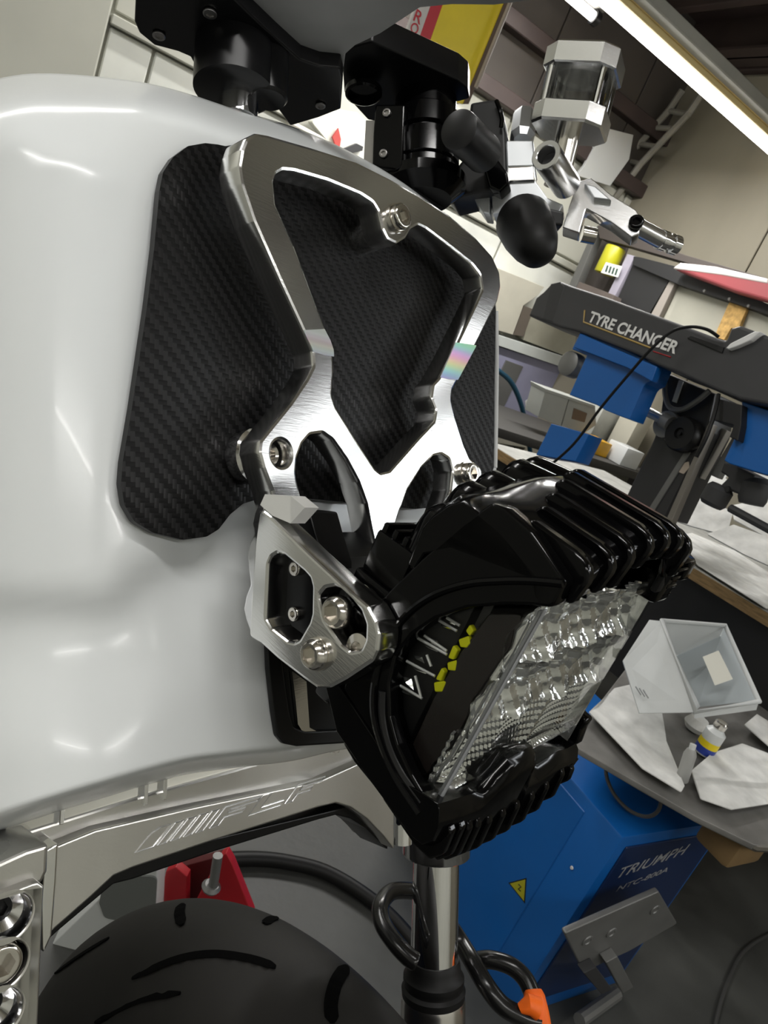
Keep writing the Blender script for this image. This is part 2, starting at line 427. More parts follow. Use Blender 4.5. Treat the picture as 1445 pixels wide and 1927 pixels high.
# ---------------- white fairing: sheet of depth values seen across its width
PN = 0
def offp(px, off): return onp(px[0], px[1], pP+nP*off, nP)
cols = [  # x at top/bottom, top y, bottom y, offset from the bracket plane along its normal
    (-420, 470, 1690, -.335), (-330, 380, 1668, -.235), (-230, 290, 1640, -.150), (-120, 190, 1605, -.098), (-40, 158, 1577, -.073), (40, 140, 1550, -.056), (120, 139, 1524, -.045), (200, 146, 1500, -.039),
    (280, 157, 1476, -.037), (360, 178, 1456, -.037), (450, 208, 1444, -.037), (550, 238, 1432, -.037), (650, 281, 1410, -.037), (760, 345, 1400, -.037), (860, 425, 1360, -.037), (925, 520, 1280, -.038), (934, 600, 1200, -.045)]
def lerp(a, b, t): return a+(b-a)*t
def bump_(x, c, w): return math.exp(-((x-c)/w)**2)
NR = 84
rows = []
for j in range(NR+1):
    t = j/NR; t = t-.13*sin(2*pi*t)
    ring = []
    for (x, yt, yb, of) in cols:
        xx = x if t < .5 else x
        y = yt+(yb-yt)*t
        o_ = of
        # rolled top and bottom edges
        o_ -= .05*max(0, (.055-t)/.055)**2.2
        o_ -= .05*max(0, (t-.972)/.028)**2.2
        # crease along the top left
        yc = 262+max(x, -60)*.36
        o_ -= .020*(max(0, (yc-y))/130)**1.3 * max(0, min(1, (330-x)/200))
        # swelling under the carbon panel and hollow in front of it
        o_ += .007*max(0, (y-1230)/330)
        yl = 1160 if x < 200 else max(985, 1160-(x-200)*.75)
        s_ = max(0, min(1, (y-(yl-70))/90)); s_ = s_*s_*(3-2*s_); s2_ = max(0, min(1, (y-yl-20)/260)); s2_ = s2_*s2_*(3-2*s2_)
        o_ -= .0075*s_*(1-s2_)*max(0, min(1, (500-x)/140))
        ring.append(offp((xx, y), o_))
    rows.append(ring)
rows = [catmull(r, 5) for r in rows]
# back flange that gives the sheet its thickness at the edges
bm = BM(); add_loft(bm, rows, closed=False)
bmesh.ops.recalc_face_normals(bm, faces=bm.faces)
fair = part('fairing', bm, WHT, moto, 'glossy white fairing', 180)
md = fair.modifiers.new('thick', 'SOLIDIFY'); md.thickness = .004; md.offset = -1
# make sure the sheet thickens away from the camera
if sum(p.normal.dot(nP) for p in fair.data.polygons) < 0: fair.data.flip_normals()
# ---------------- carbon panel
def carbon_mat():
    m = mat('carbon_twill', (.02, .02, .02), .42, 0, spec=.25); nt = m.node_tree; N, Lk = nt.nodes, nt.links; b = N['Principled BSDF']
    uv = N.new('ShaderNodeUVMap'); sx = N.new('ShaderNodeSeparateXYZ'); Lk.new(uv.outputs[0], sx.inputs[0])
    def mth(op, a, c=None):
        n = N.new('ShaderNodeMath'); n.operation = op
        for i, q in enumerate((a, c)):
            if q is None: continue
            if isinstance(q, (int, float)): n.inputs[i].default_value = q
            else: Lk.new(q, n.inputs[i])
        return n.outputs[0]
    S_ = 430
    us, vs_ = mth('MULTIPLY', sx.outputs[0], S_), mth('MULTIPLY', sx.outputs[1], S_)
    su = mth('ADD', mth('FLOOR', us), mth('FLOOR', vs_))
    k = mth('LESS_THAN', mth('FLOORED_MODULO', su, 4), 2)
    mx = N.new('ShaderNodeMix'); mx.data_type = 'RGBA'; Lk.new(k, mx.inputs[0])
    mx.inputs[6].default_value = (.002, .002, .0022, 1); mx.inputs[7].default_value = (.013, .013, .0135, 1)
    Lk.new(mx.outputs[2], b.inputs['Base Color'])
    rg = mth('ADD', mth('MULTIPLY', k, -.12), .52); Lk.new(rg, b.inputs['Roughness'])
    fu = mth('SUBTRACT', mth('FRACT', us), .5); fv = mth('SUBTRACT', mth('FRACT', vs_), .5)
    hu = mth('MULTIPLY', fu, fu); hv = mth('MULTIPLY', fv, fv)
    h = mth('ADD', mth('MULTIPLY', hu, k), mth('MULTIPLY', hv, mth('SUBTRACT', 1, k)))
    bp = N.new('ShaderNodeBump'); bp.inputs['Strength'].default_value = .35; bp.inputs['Distance'].default_value = .0012; bp.invert = True
    Lk.new(h, bp.inputs['Height']); Lk.new(bp.outputs[0], b.inputs['Normal'])
    return m
CARB = carbon_mat()
def domed_sheet(name, fr, outline, off, t, hfun, mats, parent, step=.008, r=.01, label=None):
    """closed sheet with a curved face: outline in pixels, height function over (u, v)"""
    pl = fillet([fr.uv(q, off) for q in outline], r, 5); n = len(pl)
    x0, x1 = min(q[0] for q in pl), max(q[0] for q in pl); y0, y1 = min(q[1] for q in pl), max(q[1] for q in pl)
    pts = [V(q) for q in pl]
    def inside(p):
        c = False; j = n-1
        for i in range(n):
            if (pl[i][1] > p[1]) != (pl[j][1] > p[1]) and p[0] < (pl[j][0]-pl[i][0])*(p[1]-pl[i][1])/(pl[j][1]-pl[i][1])+pl[i][0]: c = not c
            j = i
        return c
    x = x0
    while x < x1:
        y = y0
        while y < y1:
            if inside((x, y)) and min((q-V((x, y))).length for q in pts) > step*.5: pts.append(V((x, y)))
            y += step
        x += step
    vv, ee, ff, *_ = geometry.delaunay_2d_cdt(pts, [(i, (i+1) % n) for i in range(n)], [], 1, 1e-7)
    bm = BM(); uvl = bm.loops.layers.uv.new('UVMap')
    bev = t*.35
    top = []
    bound = set(range(n))
    top = [bm.verts.new(fr.w(q.x, q.y, off+hfun(q.x, q.y))) for q in vv]
    for f in ff:
        fc = face(bm, [top[i] for i in f])
        if fc:
            for lp, i in zip(fc.loops, f): lp[uvl].uv = (vv[i].x, vv[i].y)
    es = [e for e in bm.edges if e.is_boundary]
    r_ = bmesh.ops.extrude_edge_only(bm, edges=es)
    nv = [g for g in r_['geom'] if isinstance(g, bmesh.types.BMVert)]
    for v in nv: v.co -= fr.n*t
    for g in r_['geom']:
        if isinstance(g, bmesh.types.BMFace): g.material_index = len(mats)-1
    return part(name, bm, mats, parent, label, 40)
carb_px = [(484, 258), (455, 268), (430, 272), (415, 269), (390, 267), (355, 274), (325, 296), (305, 325), (297, 360), (284, 470), (270, 580), (257, 680), (245, 770), (228, 870), (225, 910), (231, 950), (250, 982), (285, 1003), (340, 1016), (385, 1010), (408, 996), (430, 968), (455, 948), (485, 939), (560, 937), (650, 946), (780, 958), (860, 950), (918, 915), (929, 880), (931, 700), (933, 585), (926, 520), (880, 450), (800, 385), (700, 330), (590, 285)]
def carb_h(u, v):
    h = .0045*bump_(u, -.115, .035)*bump_(v, .0, .06)-.004*bump_(u, -.085, .03)*bump_(v, .06, .06)
    h += .003*bump_(u, .02, .07)-.004*bump_(u, .105, .022)*bump_(v, .0, .09)
    h += .003*bump_(v, -.09, .03)*bump_(u, -.12, .03)
    return h
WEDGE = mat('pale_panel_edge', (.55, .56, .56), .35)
carb = domed_sheet('carbon_panel', fP, carb_px, -.031, .004, carb_h, [CARB, BLKP], moto, r=.006, label='black carbon-weave panel')
# light line: the panel's cut edge on the far side
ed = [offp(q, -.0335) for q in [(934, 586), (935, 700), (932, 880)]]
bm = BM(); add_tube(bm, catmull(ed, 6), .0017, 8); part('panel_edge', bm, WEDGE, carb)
# ---------------- machined light bracket
out1 = [(454, 280), (462, 259), (483, 249), (505, 253), (586, 276.5), (671, 304), (733, 335), (788, 366), (846, 404), (896, 447), (927, 482), (941, 513), (943, 540), (937, 567), (923, 594), (900, 641), (861, 716), (851.5, 734), (849.6, 753), (857, 784), (873, 835), (884.5, 862), (906, 880), (910, 905), (893, 930), (872, 985), (838, 1000),
        (831, 970), (848, 922), (851.6, 888), (846, 864), (831, 855), (816, 858.5), (793.7, 881), (767.5, 922), (752.6, 963), (737.6, 1011.7), (731, 1050), (712, 1050), (706, 1034), (698, 997), (689, 948), (674, 907), (651.7, 866), (625.5, 828.6), (607, 815.5), (584, 819), (569.5, 836), (560, 862), (558, 888), (560, 905), (569, 941), (576, 975), (570, 1000), (530, 1005),
        (511.5, 924), (495, 881), (487, 851), (489, 828.6), (512, 800), (547, 757), (578, 711), (590, 687), (588, 662), (570.5, 621.5), (524, 521), (477.5, 416), (454, 346), (449, 312)]
hole_main = [(516, 342), (520, 329), (534, 321), (555, 323), (617, 340.5), (679, 366), (702, 381), (712, 397), (720, 431.5), (729.5, 451), (747, 459.5), (764, 449), (774, 431.5), (787.6, 424), (803, 431.5), (849.6, 466.5), (888, 497), (904, 517), (908, 544), (892, 579), (849.6, 668), (826, 710.6), (815, 722), (811, 749), (820.5, 772.6), (817, 792), (787.6, 823), (733, 885), (716, 889), (706, 881), (671, 827), (632.5, 765), (625, 741.6), (628.7, 703), (627, 656), (594, 567), (555, 462.5), (520, 385)]
def circ_uv(c, r, n=28, s=1): return [(c[0]+r*cos(s*2*pi*i/n), c[1]+r*sin(s*2*pi*i/n)) for i in range(n)]
lb_polys = [fillet([fP.uv(q) for q in out1], .004, 4), fillet([fP.uv(q) for q in hole_main], .004, 4), circ_uv(fP.uv((529.5, 853)), .0066)]
me = slab_mesh(lb_polys, .016, .0018, 1); me.transform(fP.mat())
brk = link('light_bracket', me, ALU, moto, 'bright machined aluminium bracket', 25); flat(brk.data, nP)
for nm, px, r, h in (('bolt', (746, 411), .0078, .0062), ('bolt', (876, 892), .0076, .0070)):
    bolt(nm, fP.pt(px), nP, r, h, SST, brk, sock=.6, washer=1.12)
bm = BM(); q = fP.pt((529.5, 853))
add_lathe(bm, q-nP*.0155, -nP, [(.0125, 0), (.0145, .002), (.0145, .010), (.0118, .0145)], 32)
part('standoff', bm, POL, brk)
bm = BM(); q = fP.pt((747, 425)); add_lathe(bm, q-nP*.0155, -nP, [(.009, 0), (.010, .001), (.010, .0145)], 24); part('standoff', bm, POL, brk)
bm = BM(); q = fP.pt((529.5, 853)); add_lathe(bm, q-nP*.013, nP, [(.0055, 0), (.0058, .004), (.0052, .0055), (.003, .0055), (.0028, .002)], 24); part('recessed_screw', bm, SST, brk)
# rainbow reflections on the two legs, coloured in by overlay patches of graded film
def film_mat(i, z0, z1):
    m = mat('sheen_film_%d' % i, (.50, .50, .50), .2, 0); N, Lk = m.node_tree.nodes, m.node_tree.links; b = N['Principled BSDF']
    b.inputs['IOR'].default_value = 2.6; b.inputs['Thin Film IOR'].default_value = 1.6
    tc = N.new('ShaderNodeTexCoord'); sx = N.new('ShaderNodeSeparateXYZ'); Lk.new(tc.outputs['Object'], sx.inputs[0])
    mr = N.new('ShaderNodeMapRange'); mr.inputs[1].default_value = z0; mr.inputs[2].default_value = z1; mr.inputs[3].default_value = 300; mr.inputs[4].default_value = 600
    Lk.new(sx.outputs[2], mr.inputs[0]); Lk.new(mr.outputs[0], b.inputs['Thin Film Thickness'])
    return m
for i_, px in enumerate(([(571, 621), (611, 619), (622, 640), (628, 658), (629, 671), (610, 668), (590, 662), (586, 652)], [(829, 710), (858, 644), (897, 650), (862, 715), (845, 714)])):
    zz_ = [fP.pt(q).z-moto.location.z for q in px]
    slab('sheen_patch', fP, px, [], .0008, .0001, film_mat(i_, min(zz_), max(zz_)), brk, r=.0004, off=.0002, label='patch coloured as rainbow sheen on the aluminium')
# ---------------- side plate carrying the headlight (its plane is normal to the bike's width)
oH = P(745, 1240, .30)
fS = Fr(oH-L*.019, Bx, -L)                           # u = forward, v = ... ; front face towards the camera
sp_out = c_([(195, 205), (165, 480), (130, 1000), (118, 1265), (200, 1325), (340, 1440), (660, 1680), (780, 1680), (1110, 1480), (1180, 1400), (1290, 1200), (1155, 1000), (1000, 850), (700, 640), (290, 300), (240, 240)], 440, 900, 4.25)
sp_out = c_([(200, 225), (165, 480), (130, 1000), (118, 1268), (210, 1322), (340, 1440), (560, 1610), (660, 1680), (770, 1680), (900, 1610), (1110, 1470), (1150, 1380), (1165, 1250), (1140, 1150), (1070, 1020), (870, 850), (600, 600), (300, 305)], 440, 900, 4.25)
sp_hole = c_([(275, 690), (300, 630), (350, 600), (400, 615), (560, 750), (605, 800), (622, 870), (618, 1080), (600, 1150), (520, 1290), (480, 1310), (430, 1300), (300, 1200), (255, 1120), (258, 1060)], 440, 900, 4.25)
sp_slot = c_([(690, 990), (680, 940), (730, 880), (800, 868), (880, 900), (1010, 1060), (1050, 1170), (1045, 1290), (1010, 1370), (930, 1385), (860, 1330), (790, 1230), (720, 1130)], 440, 900, 4.25)
slp = slab('side_plate', fS, sp_out, [sp_hole, sp_slot], .0135, .0016, ALU, moto, r=.003, label='machined aluminium plate with slot and cut-out')
q1, q2 = fS.pt((632, 1152)), fS.pt((599, 1230))
bolt('bolt', q1+L*.003, -L, .0072, .0062, SST, slp, dome=.8, sock=.58)
bolt('bolt', q2, -L, .0070, .0058, SST, slp, dome=.8, sock=.58, washer=1.06)
bm = BM(); add_lathe(bm, fS.pt((664, 1222))+L*.006, -L, [(.0062, 0), (.0062, .003), (.003, .004), (.0028, .001)], 24); part('slot_nut', bm, SST, slp)
# back plate with scalloped rim behind it
fS2 = fS.up(-.016)
sc_px = [(484, 950), (478, 965), (474, 985), (476, 1005), (469, 1020), (464, 1045), (467, 1075), (470, 1100), (462, 1120), (457, 1145), (461, 1165), (470, 1190), (490, 1195), (494, 1150), (496, 1000), (500, 950)]
slab('knurled_disc', fS, sc_px, [], .006, .0015, POL, slp, r=.002, off=-.0145)
bm = BM(); fk = fS.up(-.014)
u0, v0 = fk.uv((578, 985)); u1, v1 = fk.uv((560, 1175))
slab('black_mount', fS, [(520, 955), (582, 962), (592, 1000), (610, 1060), (610, 1170), (580, 1225), (500, 1210), (490, 1060)], [], .02, .001, BLKM, slp, r=.002, off=-.024)
for px in ((549, 968), (559, 1070), (557, 1155)):
    bolt('bolt', fS.pt(px, -.024), -L, .0036, .0025, BLKM if px[1] < 1000 else SST, slp, sock=.5)
bm.free()
# top flange of the plate folded towards the bracket
bm = BM()
fl = [fS.pt((488, 950)), fS.pt((497, 930)), fS.pt((545, 933)), fS.pt((572, 955), -.006), fS.pt((545, 985)), fS.pt((510, 970))]
add_poly_prism(bm, [p+L*.0005 for p in fl], L*.009); part('flange', bm, mat('pale_flange', (.78, .78, .76), .35, .35), slp)
# block that joins bracket, plate and headlight (black)
bm = BM(); fB = Fr(oH, Bx, L)
def hb(b, l, z): return oH+(Bx*b+L*l+Z*z)*.001
fBz = Fr(oH, Bx, Z)                                   # u forward, v = L, h = up
def hbox(bm, b, l, z, bev=0, seg=2): add_box(bm, fBz, (b[0]*.001, b[1]*.001), (l[0]*.001, l[1]*.001), (z[0]*.001, z[1]*.001), bev*.001, seg)
hbox(bm, (-105, -25), (16, 118), (-36, 2), 2); part('mount_block', bm, BLKM, moto)
bm = BM(); hbox(bm, (-70, -30), (12, 60), (-45, 8), 3); part('mount_block', bm, BLKR, moto)
# ---------------- fairing vent below the bracket
vent = slab('vent_insert', fP, [(503, 1190), (640, 1180), (660, 1300), (668, 1398), (560, 1405), (535, 1400), (522, 1385), (515, 1340), (506, 1260)], [[(528, 1210), (640, 1200), (655, 1300), (660, 1372), (575, 1376), (553, 1368), (545, 1340), (535, 1270)]], .004, .0012, BLKP, moto, r=.006, off=-.030, label='black slot frame')
slab('vent_floor', fP, [(520, 1200), (650, 1190), (665, 1390), (545, 1390)], [], .002, .0003, BLKR, vent, off=-.033)
bm = BM(); add_poly_prism(bm, [fP.pt(q, -.0325) for q in [(545, 1262), (572, 1282), (578, 1368), (600, 1380), (570, 1384), (556, 1362), (552, 1320)]], nP*.002); part('vent_strip', bm, ALU, vent)
# ---------------- headlight
hl = bpy.data.objects.new('headlight', None); S.collection.objects.link(hl); hl.parent = moto
hl.location = oH-moto.location; hl['label'] = 'gloss black finned headlight with clear wraparound lens'
def arch(l):
    pts = [(-8, 78), (-4, 78), (5, 79.5), (24, 82.5), (38, 86), (55, 90.5), (75, 92.5), (95, 92), (112, 88), (128, 81), (140, 74), (152, 66)]
    for (a, x), (b, y) in zip(pts, pts[1:]):
        if l <= b: return x+(y-x)*max(0, (l-a))/(b-a)
    return pts[-1][1]
def interp(pts, l):
    if l <= pts[0][0]: return pts[0][1]
    for (a, x), (b, y) in zip(pts, pts[1:]):
        if l <= b: return x+(y-x)*(l-a)/(b-a)
    return pts[-1][1]
LIP = [(-4, 58), (12, 60), (22, 62), (42, 63), (52, 70), (62, 74), (80, 75), (98, 74), (112, 64), (126, 54), (152, 50)]
# top shell
rings = []
st = [-5, -3, 0, 6, 14, 22, 32, 42, 52, 62, 75, 88, 98, 106, 114, 122, 132, 140, 144, 146]
for l in st:
    e = 1-.5*max(0, (abs(l-70.5)-70)/6)
    z = arch(l); lp = interp(LIP, l); k = max(0, (abs(l-70.5)-62)/14)
    bk = -15+4*k; fr_ = 52-3*k-(6 if l > 126 else 0)*.6; dz_ = 8*max(0, min(1, (22-l)/24)); ZZ = z; 
    rings.append([hb(b, l, zz) for b, zz in ((bk, 40), (bk-1, z-22), (bk+1, z-12-3*k), (bk+6, z-5-2*k), (0, z-1.5-k), (20, z-1-k-dz_*.35), (fr_-6, z-3-k-dz_), (fr_-1, z-5-k-dz_), (fr_, z-8-k-dz_), (fr_-1.5, lp+1), (fr_-3, lp), (fr_-6, lp+1), (fr_-10, lp+6), (4, 56), (-6, 48), (bk+4, 40))])
bm = BM(); add_loft(bm, rings); shell = part('housing', bm, BLKG, hl, smooth=50)
md = shell.modifiers.new('b', 'BEVEL'); md.width = .0008; md.segments = 2; md.limit_method = 'ANGLE'; md.angle_limit = radians(50)
# near cheek: crescent plate that frames the side lens
ck = [(799, 1533), (783, 1582), (760, 1560), (724, 1508), (692, 1468), (665, 1435), (646, 1403), (637, 1358), (640, 1310), (655, 1262), (690, 1180), (716, 1128), (745, 1098), (800, 1045), (870, 985), (924, 946), (950, 955), (1000, 1000), (1063, 1094), (1038, 1144), (1000, 1139), (949, 1138), (879, 1144), (819, 1164), (774, 1194), (744, 1234), (732, 1288), (734, 1348), (749, 1403), (774, 1458), (796, 1495), (812, 1512)]
fC = Fr(oH-L*.005, Bx, -L)
slab('cheek', fC, ck, [], .010, .0012, BLKG, hl, r=.003, smooth=40)
# raised rim along the crescent
rim = [(1060, 1098), (1000, 1093), (945, 1093), (879, 1099), (814, 1121), (762, 1160), (724, 1218), (705, 1285), (704, 1348), (722, 1412), (750, 1470), (790, 1530)]
bm = BM(); add_tube(bm, catmull([fC.pt(q, .0004) for q in rim], 6), .0016, 8); part('rim', bm, BLKG, hl)
# inner lighter rim seen beside the lens
rim2 = [(716, 1300), (716, 1350), (728, 1404), (752, 1455), (790, 1508)]
bm = BM(); add_tube(bm, catmull([fC.pt((x+6, y), -.001) for x, y in rim2], 6), .0022, 8); part('rim', bm, BLKP, hl)
# far cheek (mirror side) and back body
ckl = [fillet([fC.uv(q) for q in ck], .003)]
me = slab_mesh(ckl, .010, .0012); me.transform(Fr(oH+L*.1465, Bx, -L).mat()); link('cheek', me, BLKG, hl, None, 40)
bm = BM(); hbox(bm, (-16, 20), (5, 136), (-34, 52), 4); part('back_body', bm, BLKP, hl)
# cooling fins on the top front, bent down over the front lip
for i, l in enumerate((6, 24, 39, 55, 73, 92, 113)):
    b0 = max(-8, 24-l*.36); z = arch(l); lp = interp(LIP, l)
    prof = [(b0, z-3), (b0+2.5, z+1.0), (b0+5, z+1.8), (46, z+.4), (52, z-2), (54.5, z-5.5), (54.8, z-8), (53.5, lp+3), (51, lp+2), (49, z-10), (40, z-8)]
    bm = BM(); add_poly_prism(bm, [hb(b, l-3.2, zz) for b, zz in prof], L*.0064)
    o = part('cooling_fin', bm, BLKG, hl, smooth=40)
    md = o.modifiers.new('b', 'BEVEL'); md.width = .0012; md.segments = 2
# rounded teeth at the back of the top
for l, zt, be in ((7, 68, -17), (25, 77.5, -20), (45, 82.5, -23), (68, 89, -25), (90, 90.5, -29), (113, 87, -28)):
    r0 = 8.2; rr = []
    for b, dz, k in ((be-2.5, -7, .72), (be, -2.2, .93), (be+3, -.4, 1), (be+9, 0, 1), (be+22, 1.5, .9)):
        rr.append([hb(b, l+r0*cos(a)*k, zt-7+dz+7*sin(a)*k) for a in [pi*i/8 for i in range(9)]]+[hb(b, l-r0*.95*k, zt-30), hb(b, l+r0*.95*k, zt-30)])
    bm = BM(); add_loft(bm, rr); part('heat_sink_tooth', bm, BLKG, hl, smooth=50)
# stepped heat sink lower down at the back
for b, l, z in (((-34, -12), (-2, 60), (24, 44)), ((-36, -14), (-3, 60), (8, 24)), ((-30, -8), (-3, 60), (-40, 8))):
    bm = BM(); hbox(bm, b, l, z, 1.5); part('heat_sink_step', bm, BLKG, hl)
for k in range(3):
    bm = BM(); hbox(bm, (-33+k*6, -30+k*6), (-1, 58), (42, 48), 1); part('cooling_fin', bm, BLKG, hl)
# ribs on the far end
for k in range(5):
    z = 72-k*5.2
    bm = BM(); hbox(bm, (22, 51-k*.5), (132, 147.5-k*.2), (z-1.5, z+1.3), .9); part('end_rib', bm, BLKG, hl)
bm = BM(); hbox(bm, (20, 49), (126, 147), (46, 74), 2.5); part('end_block', bm, BLKG, hl)
bm = BM(); hbox(bm, (47, 50.3), (113, 121), (55, 75), .8); part('end_recess', bm, BLKR, hl)
# bottom shell with its raised centre tab
BOT = [(-6, -54), (4, -59), (20, -68), (43, -74), (66, -77), (90, -78), (112, -76), (128, -69), (138, -61), (146, -52)]
TAB = [(-6, -34), (8, -37), (27, -41), (33, -40), (44, -28), (66, -27), (70, -30), (76, -45), (80, -48), (112, -45), (126, -48), (139, -48)]
rings = []
for l in (-6, -2, 4, 12, 20, 27, 33, 38, 44, 55, 66, 70, 76, 80, 90, 100, 112, 120, 128, 134, 139):
    bo = interp(BOT, l); tb = interp(TAB, l); k = max(0, (abs(l-70)-62)/14)
    rings.append([hb(b, l, zz) for b, zz in ((44, tb), (48, tb+.5), (51-k, tb-1.5), (53-k, tb-6), (54-k, bo+6), (51-k, bo+1), (44, bo), (20, bo+4), (-8, -44), (-24, -30), (-22, -24), (30, min(-38, tb-3)))])
bm = BM(); add_loft(bm, rings); o = part('lower_housing', bm, BLKG, hl, smooth=40)
md = o.modifiers.new('b', 'BEVEL'); md.width = .0008; md.segments = 2; md.limit_method = 'ANGLE'; md.angle_limit = radians(50)
for i, l in enumerate((4, 13, 22, 31, 43, 57, 72, 88, 103, 118, 131)):
    bo = interp(BOT, l); tb = interp(TAB, l)
    prof = [(53, min(tb-7, bo+20)), (55.5, min(tb-9, bo+17)), (56.5, bo+3), (53, bo-3.2), (44, bo-3.8), (22, bo+1), (22, bo+5), (44, bo+2), (51, bo+4)]
    bm = BM(); add_poly_prism(bm, [hb(b, l-2.2, zz) for b, zz in prof], L*.0044); o = part('lower_fin', bm, BLKG, hl, smooth=40)
    md = o.modifiers.new('b', 'BEVEL'); md.width = .0009; md.segments = 2
# tab window frame and end tab
bm = BM(); hbox(bm, (52, 55), (40, 70), (-52, -29), 1.4)
bm.free()
# optics: dark inner body, reflectors, divider, lens
fL = Fr(oH+L*.0005, Bx, -L)
arc = [(1022, 1146), (985, 1139), (949, 1139), (879, 1144), (819, 1164), (774, 1194), (744, 1234), (732, 1288), (734, 1348), (749, 1403), (774, 1458), (796, 1495), (818, 1512)]
INN = mat('dark_lens_body', (.012, .011, .012), .3)
bm = BM(); hbox(bm, (-14, 24), (11, 130), (-44, 54), 1); part('inner_body', bm, INN, hl)
MIR = mat('mirror_reflector', (.93, .94, .93), .10, .92, bump=(160, .12, .0008))
def refl(l, z):
    """height (mm, forward) of the pressed reflector behind the front lens"""
    cw, ch = 132/3, 31; l = min(max(l, .5), 131.5)
    if z > -8:
        i = (l/cw) % 1-.5; j = ((z+8)/ch) % 1-.5
        d = 10*(1-(i*i+j*j)*2.4)
        d = max(d, 0)
        d = -d
        fac = 1.3*abs(((l+z*.6)/9.5) % 1-.5)*1.5+1.3*abs(((l*.3-z)/11) % 1-.5)
        return d+fac*1.5
    i = (l/cw) % 1-.5
    rb = abs((l/3.0) % 1-.5)*3.2+abs((z/4.2) % 1-.5)*1.6
    return -6+rb-5*(1-4*i*i)*.5
nl, nz = 132, 108
bm = BM(); gv = []
for i in range(nl+1):
    l = 1.5+130.2*i/nl; row = []
    for j in range(nz+1):
        z = -44+99*j/nz
        row.append(bm.verts.new(hb(42.5+refl(l, z), l, z)))
    gv.append(row)
for i in range(nl):
    for j in range(nz): face(bm, (gv[i][j], gv[i+1][j], gv[i+1][j+1], gv[i][j+1]))
part('reflector', bm, MIR, hl, 'bright faceted reflector', smooth=14)
bm = BM(); hbox(bm, (14, 45), (131, 131.8), (-46, 54)); part('reflector_end', bm, MIR, hl)
# polished reflector edge seen through the side of the lens
edge = c_([(1200, 220), (1130, 290), (1110, 400), (1040, 480), (960, 600), (930, 680), (870, 730), (835, 800), (820, 880), (760, 980), (720, 1050), (700, 1110), (640, 1150), (590, 1240), (560, 1260), (590, 1300), (640, 1220), (720, 1120), (800, 980), (900, 820), (1000, 640), (1120, 450), (1230, 240)], 640, 1100, 3.44)
slab('reflector_edge', fL, edge, [], .004, .0012, MIR, hl, off=-.003, r=.001)
dv = c_([(960, 190), (1190, 190), (1120, 300), (1100, 400), (990, 560), (950, 620), (860, 740), (820, 860), (740, 990), (690, 1080), (600, 1160), (560, 1240), (500, 1170), (445, 1080), (600, 740), (780, 440)], 640, 1100, 3.44)
slab('divider', fL, dv, [], .004, .0006, mat('smoked_plastic', (.018, .014, .013), .22), hl, off=-.0035, r=.002)
# clear prisms and yellow patches painted as the phosphor's reflections in the side optic
YEL = mat('phosphor_reflection', (.86, .88, .0), .5)
def grow(q, k=1.22):
    cx = sum(a for a, b in q)/len(q); cy = sum(b for a, b in q)/len(q); return [(cx+(a-cx)*k, cy+(b-cy)*k) for a, b in q]
for q in ([(838, 262), (815, 300), (835, 330), (858, 300)], [(825, 340), (770, 360), (780, 400), (815, 405), (835, 380)], [(730, 400), (700, 470), (730, 480), (755, 430)], [(750, 495), (695, 510), (700, 550), (740, 555)], [(655, 545), (620, 610), (650, 620), (670, 570)], [(680, 630), (610, 640), (615, 690), (655, 690)], [(440, 385), (400, 435), (420, 450), (448, 415)], [(368, 505), (345, 560), (352, 600), (375, 560)]):
    slab('yellow_reflection', fL, c_(grow(q), 640, 1100, 3.44), [], .003, .0006, YEL, hl, off=-.0032, r=.0008)
for q in ([(700, 205), (765, 245), (778, 280), (690, 225)], [(640, 225), (770, 290), (755, 305), (630, 250)], [(555, 310), (660, 355), (690, 440), (640, 400), (545, 350)], [(510, 335), (690, 445), (680, 460), (500, 360)], [(440, 490), (610, 585), (605, 600), (430, 505)], [(470, 440), (560, 460), (585, 530), (480, 470)], [(365, 640), (530, 735), (520, 742), (360, 655)], [(400, 570), (490, 590), (520, 725), (410, 620)], [(330, 780), (410, 890), (400, 900), (330, 810)]):
    pts = c_(q, 640, 1100, 3.44); bm = BM(); a = [fL.pt(p, -.006) for p in pts]; c = sum(a, V((0, 0, 0)))/len(a)
    vs_ = [bm.verts.new(p) for p in a]; tp = bm.verts.new(c-L*.0035)
    for i in range(len(vs_)): face(bm, (vs_[i], vs_[(i+1) % len(vs_)], tp))
    face(bm, vs_[::-1]); part('prism', bm, MIR, hl, smooth=None)
for q in ([(690, 215), (775, 265)], [(640, 232), (755, 300)], [(545, 330), (690, 430)], [(500, 345), (690, 452)], [(430, 495), (612, 592)], [(365, 640), (530, 737)], [(330, 780), (408, 895)], [(560, 455), (588, 530)], [(485, 590), (522, 725)]):
    a, b = [fL.pt(p, -.0022) for p in c_(q, 640, 1100, 3.44)]; bm = BM(); add_tube(bm, [a, b], .0006, 6); part('prism_glint', bm, mat('white_glint_bar', (.92, .93, .94), .25, .3), hl)  # white bars painted in for the lamp glints along the prisms
LENS = clear('clear_lens', (.96, .965, .96), .03, 1.22)
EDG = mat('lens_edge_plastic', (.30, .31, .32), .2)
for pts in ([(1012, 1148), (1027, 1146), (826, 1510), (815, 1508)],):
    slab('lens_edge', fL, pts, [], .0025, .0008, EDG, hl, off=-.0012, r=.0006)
ar = fillet([fL.uv(q) for q in arc], .003)
lm = slab_mesh([ar], .1325, .0012); lm.transform(fL.mat())
link('lens', lm, LENS, hl, 'clear wraparound lens', 30)
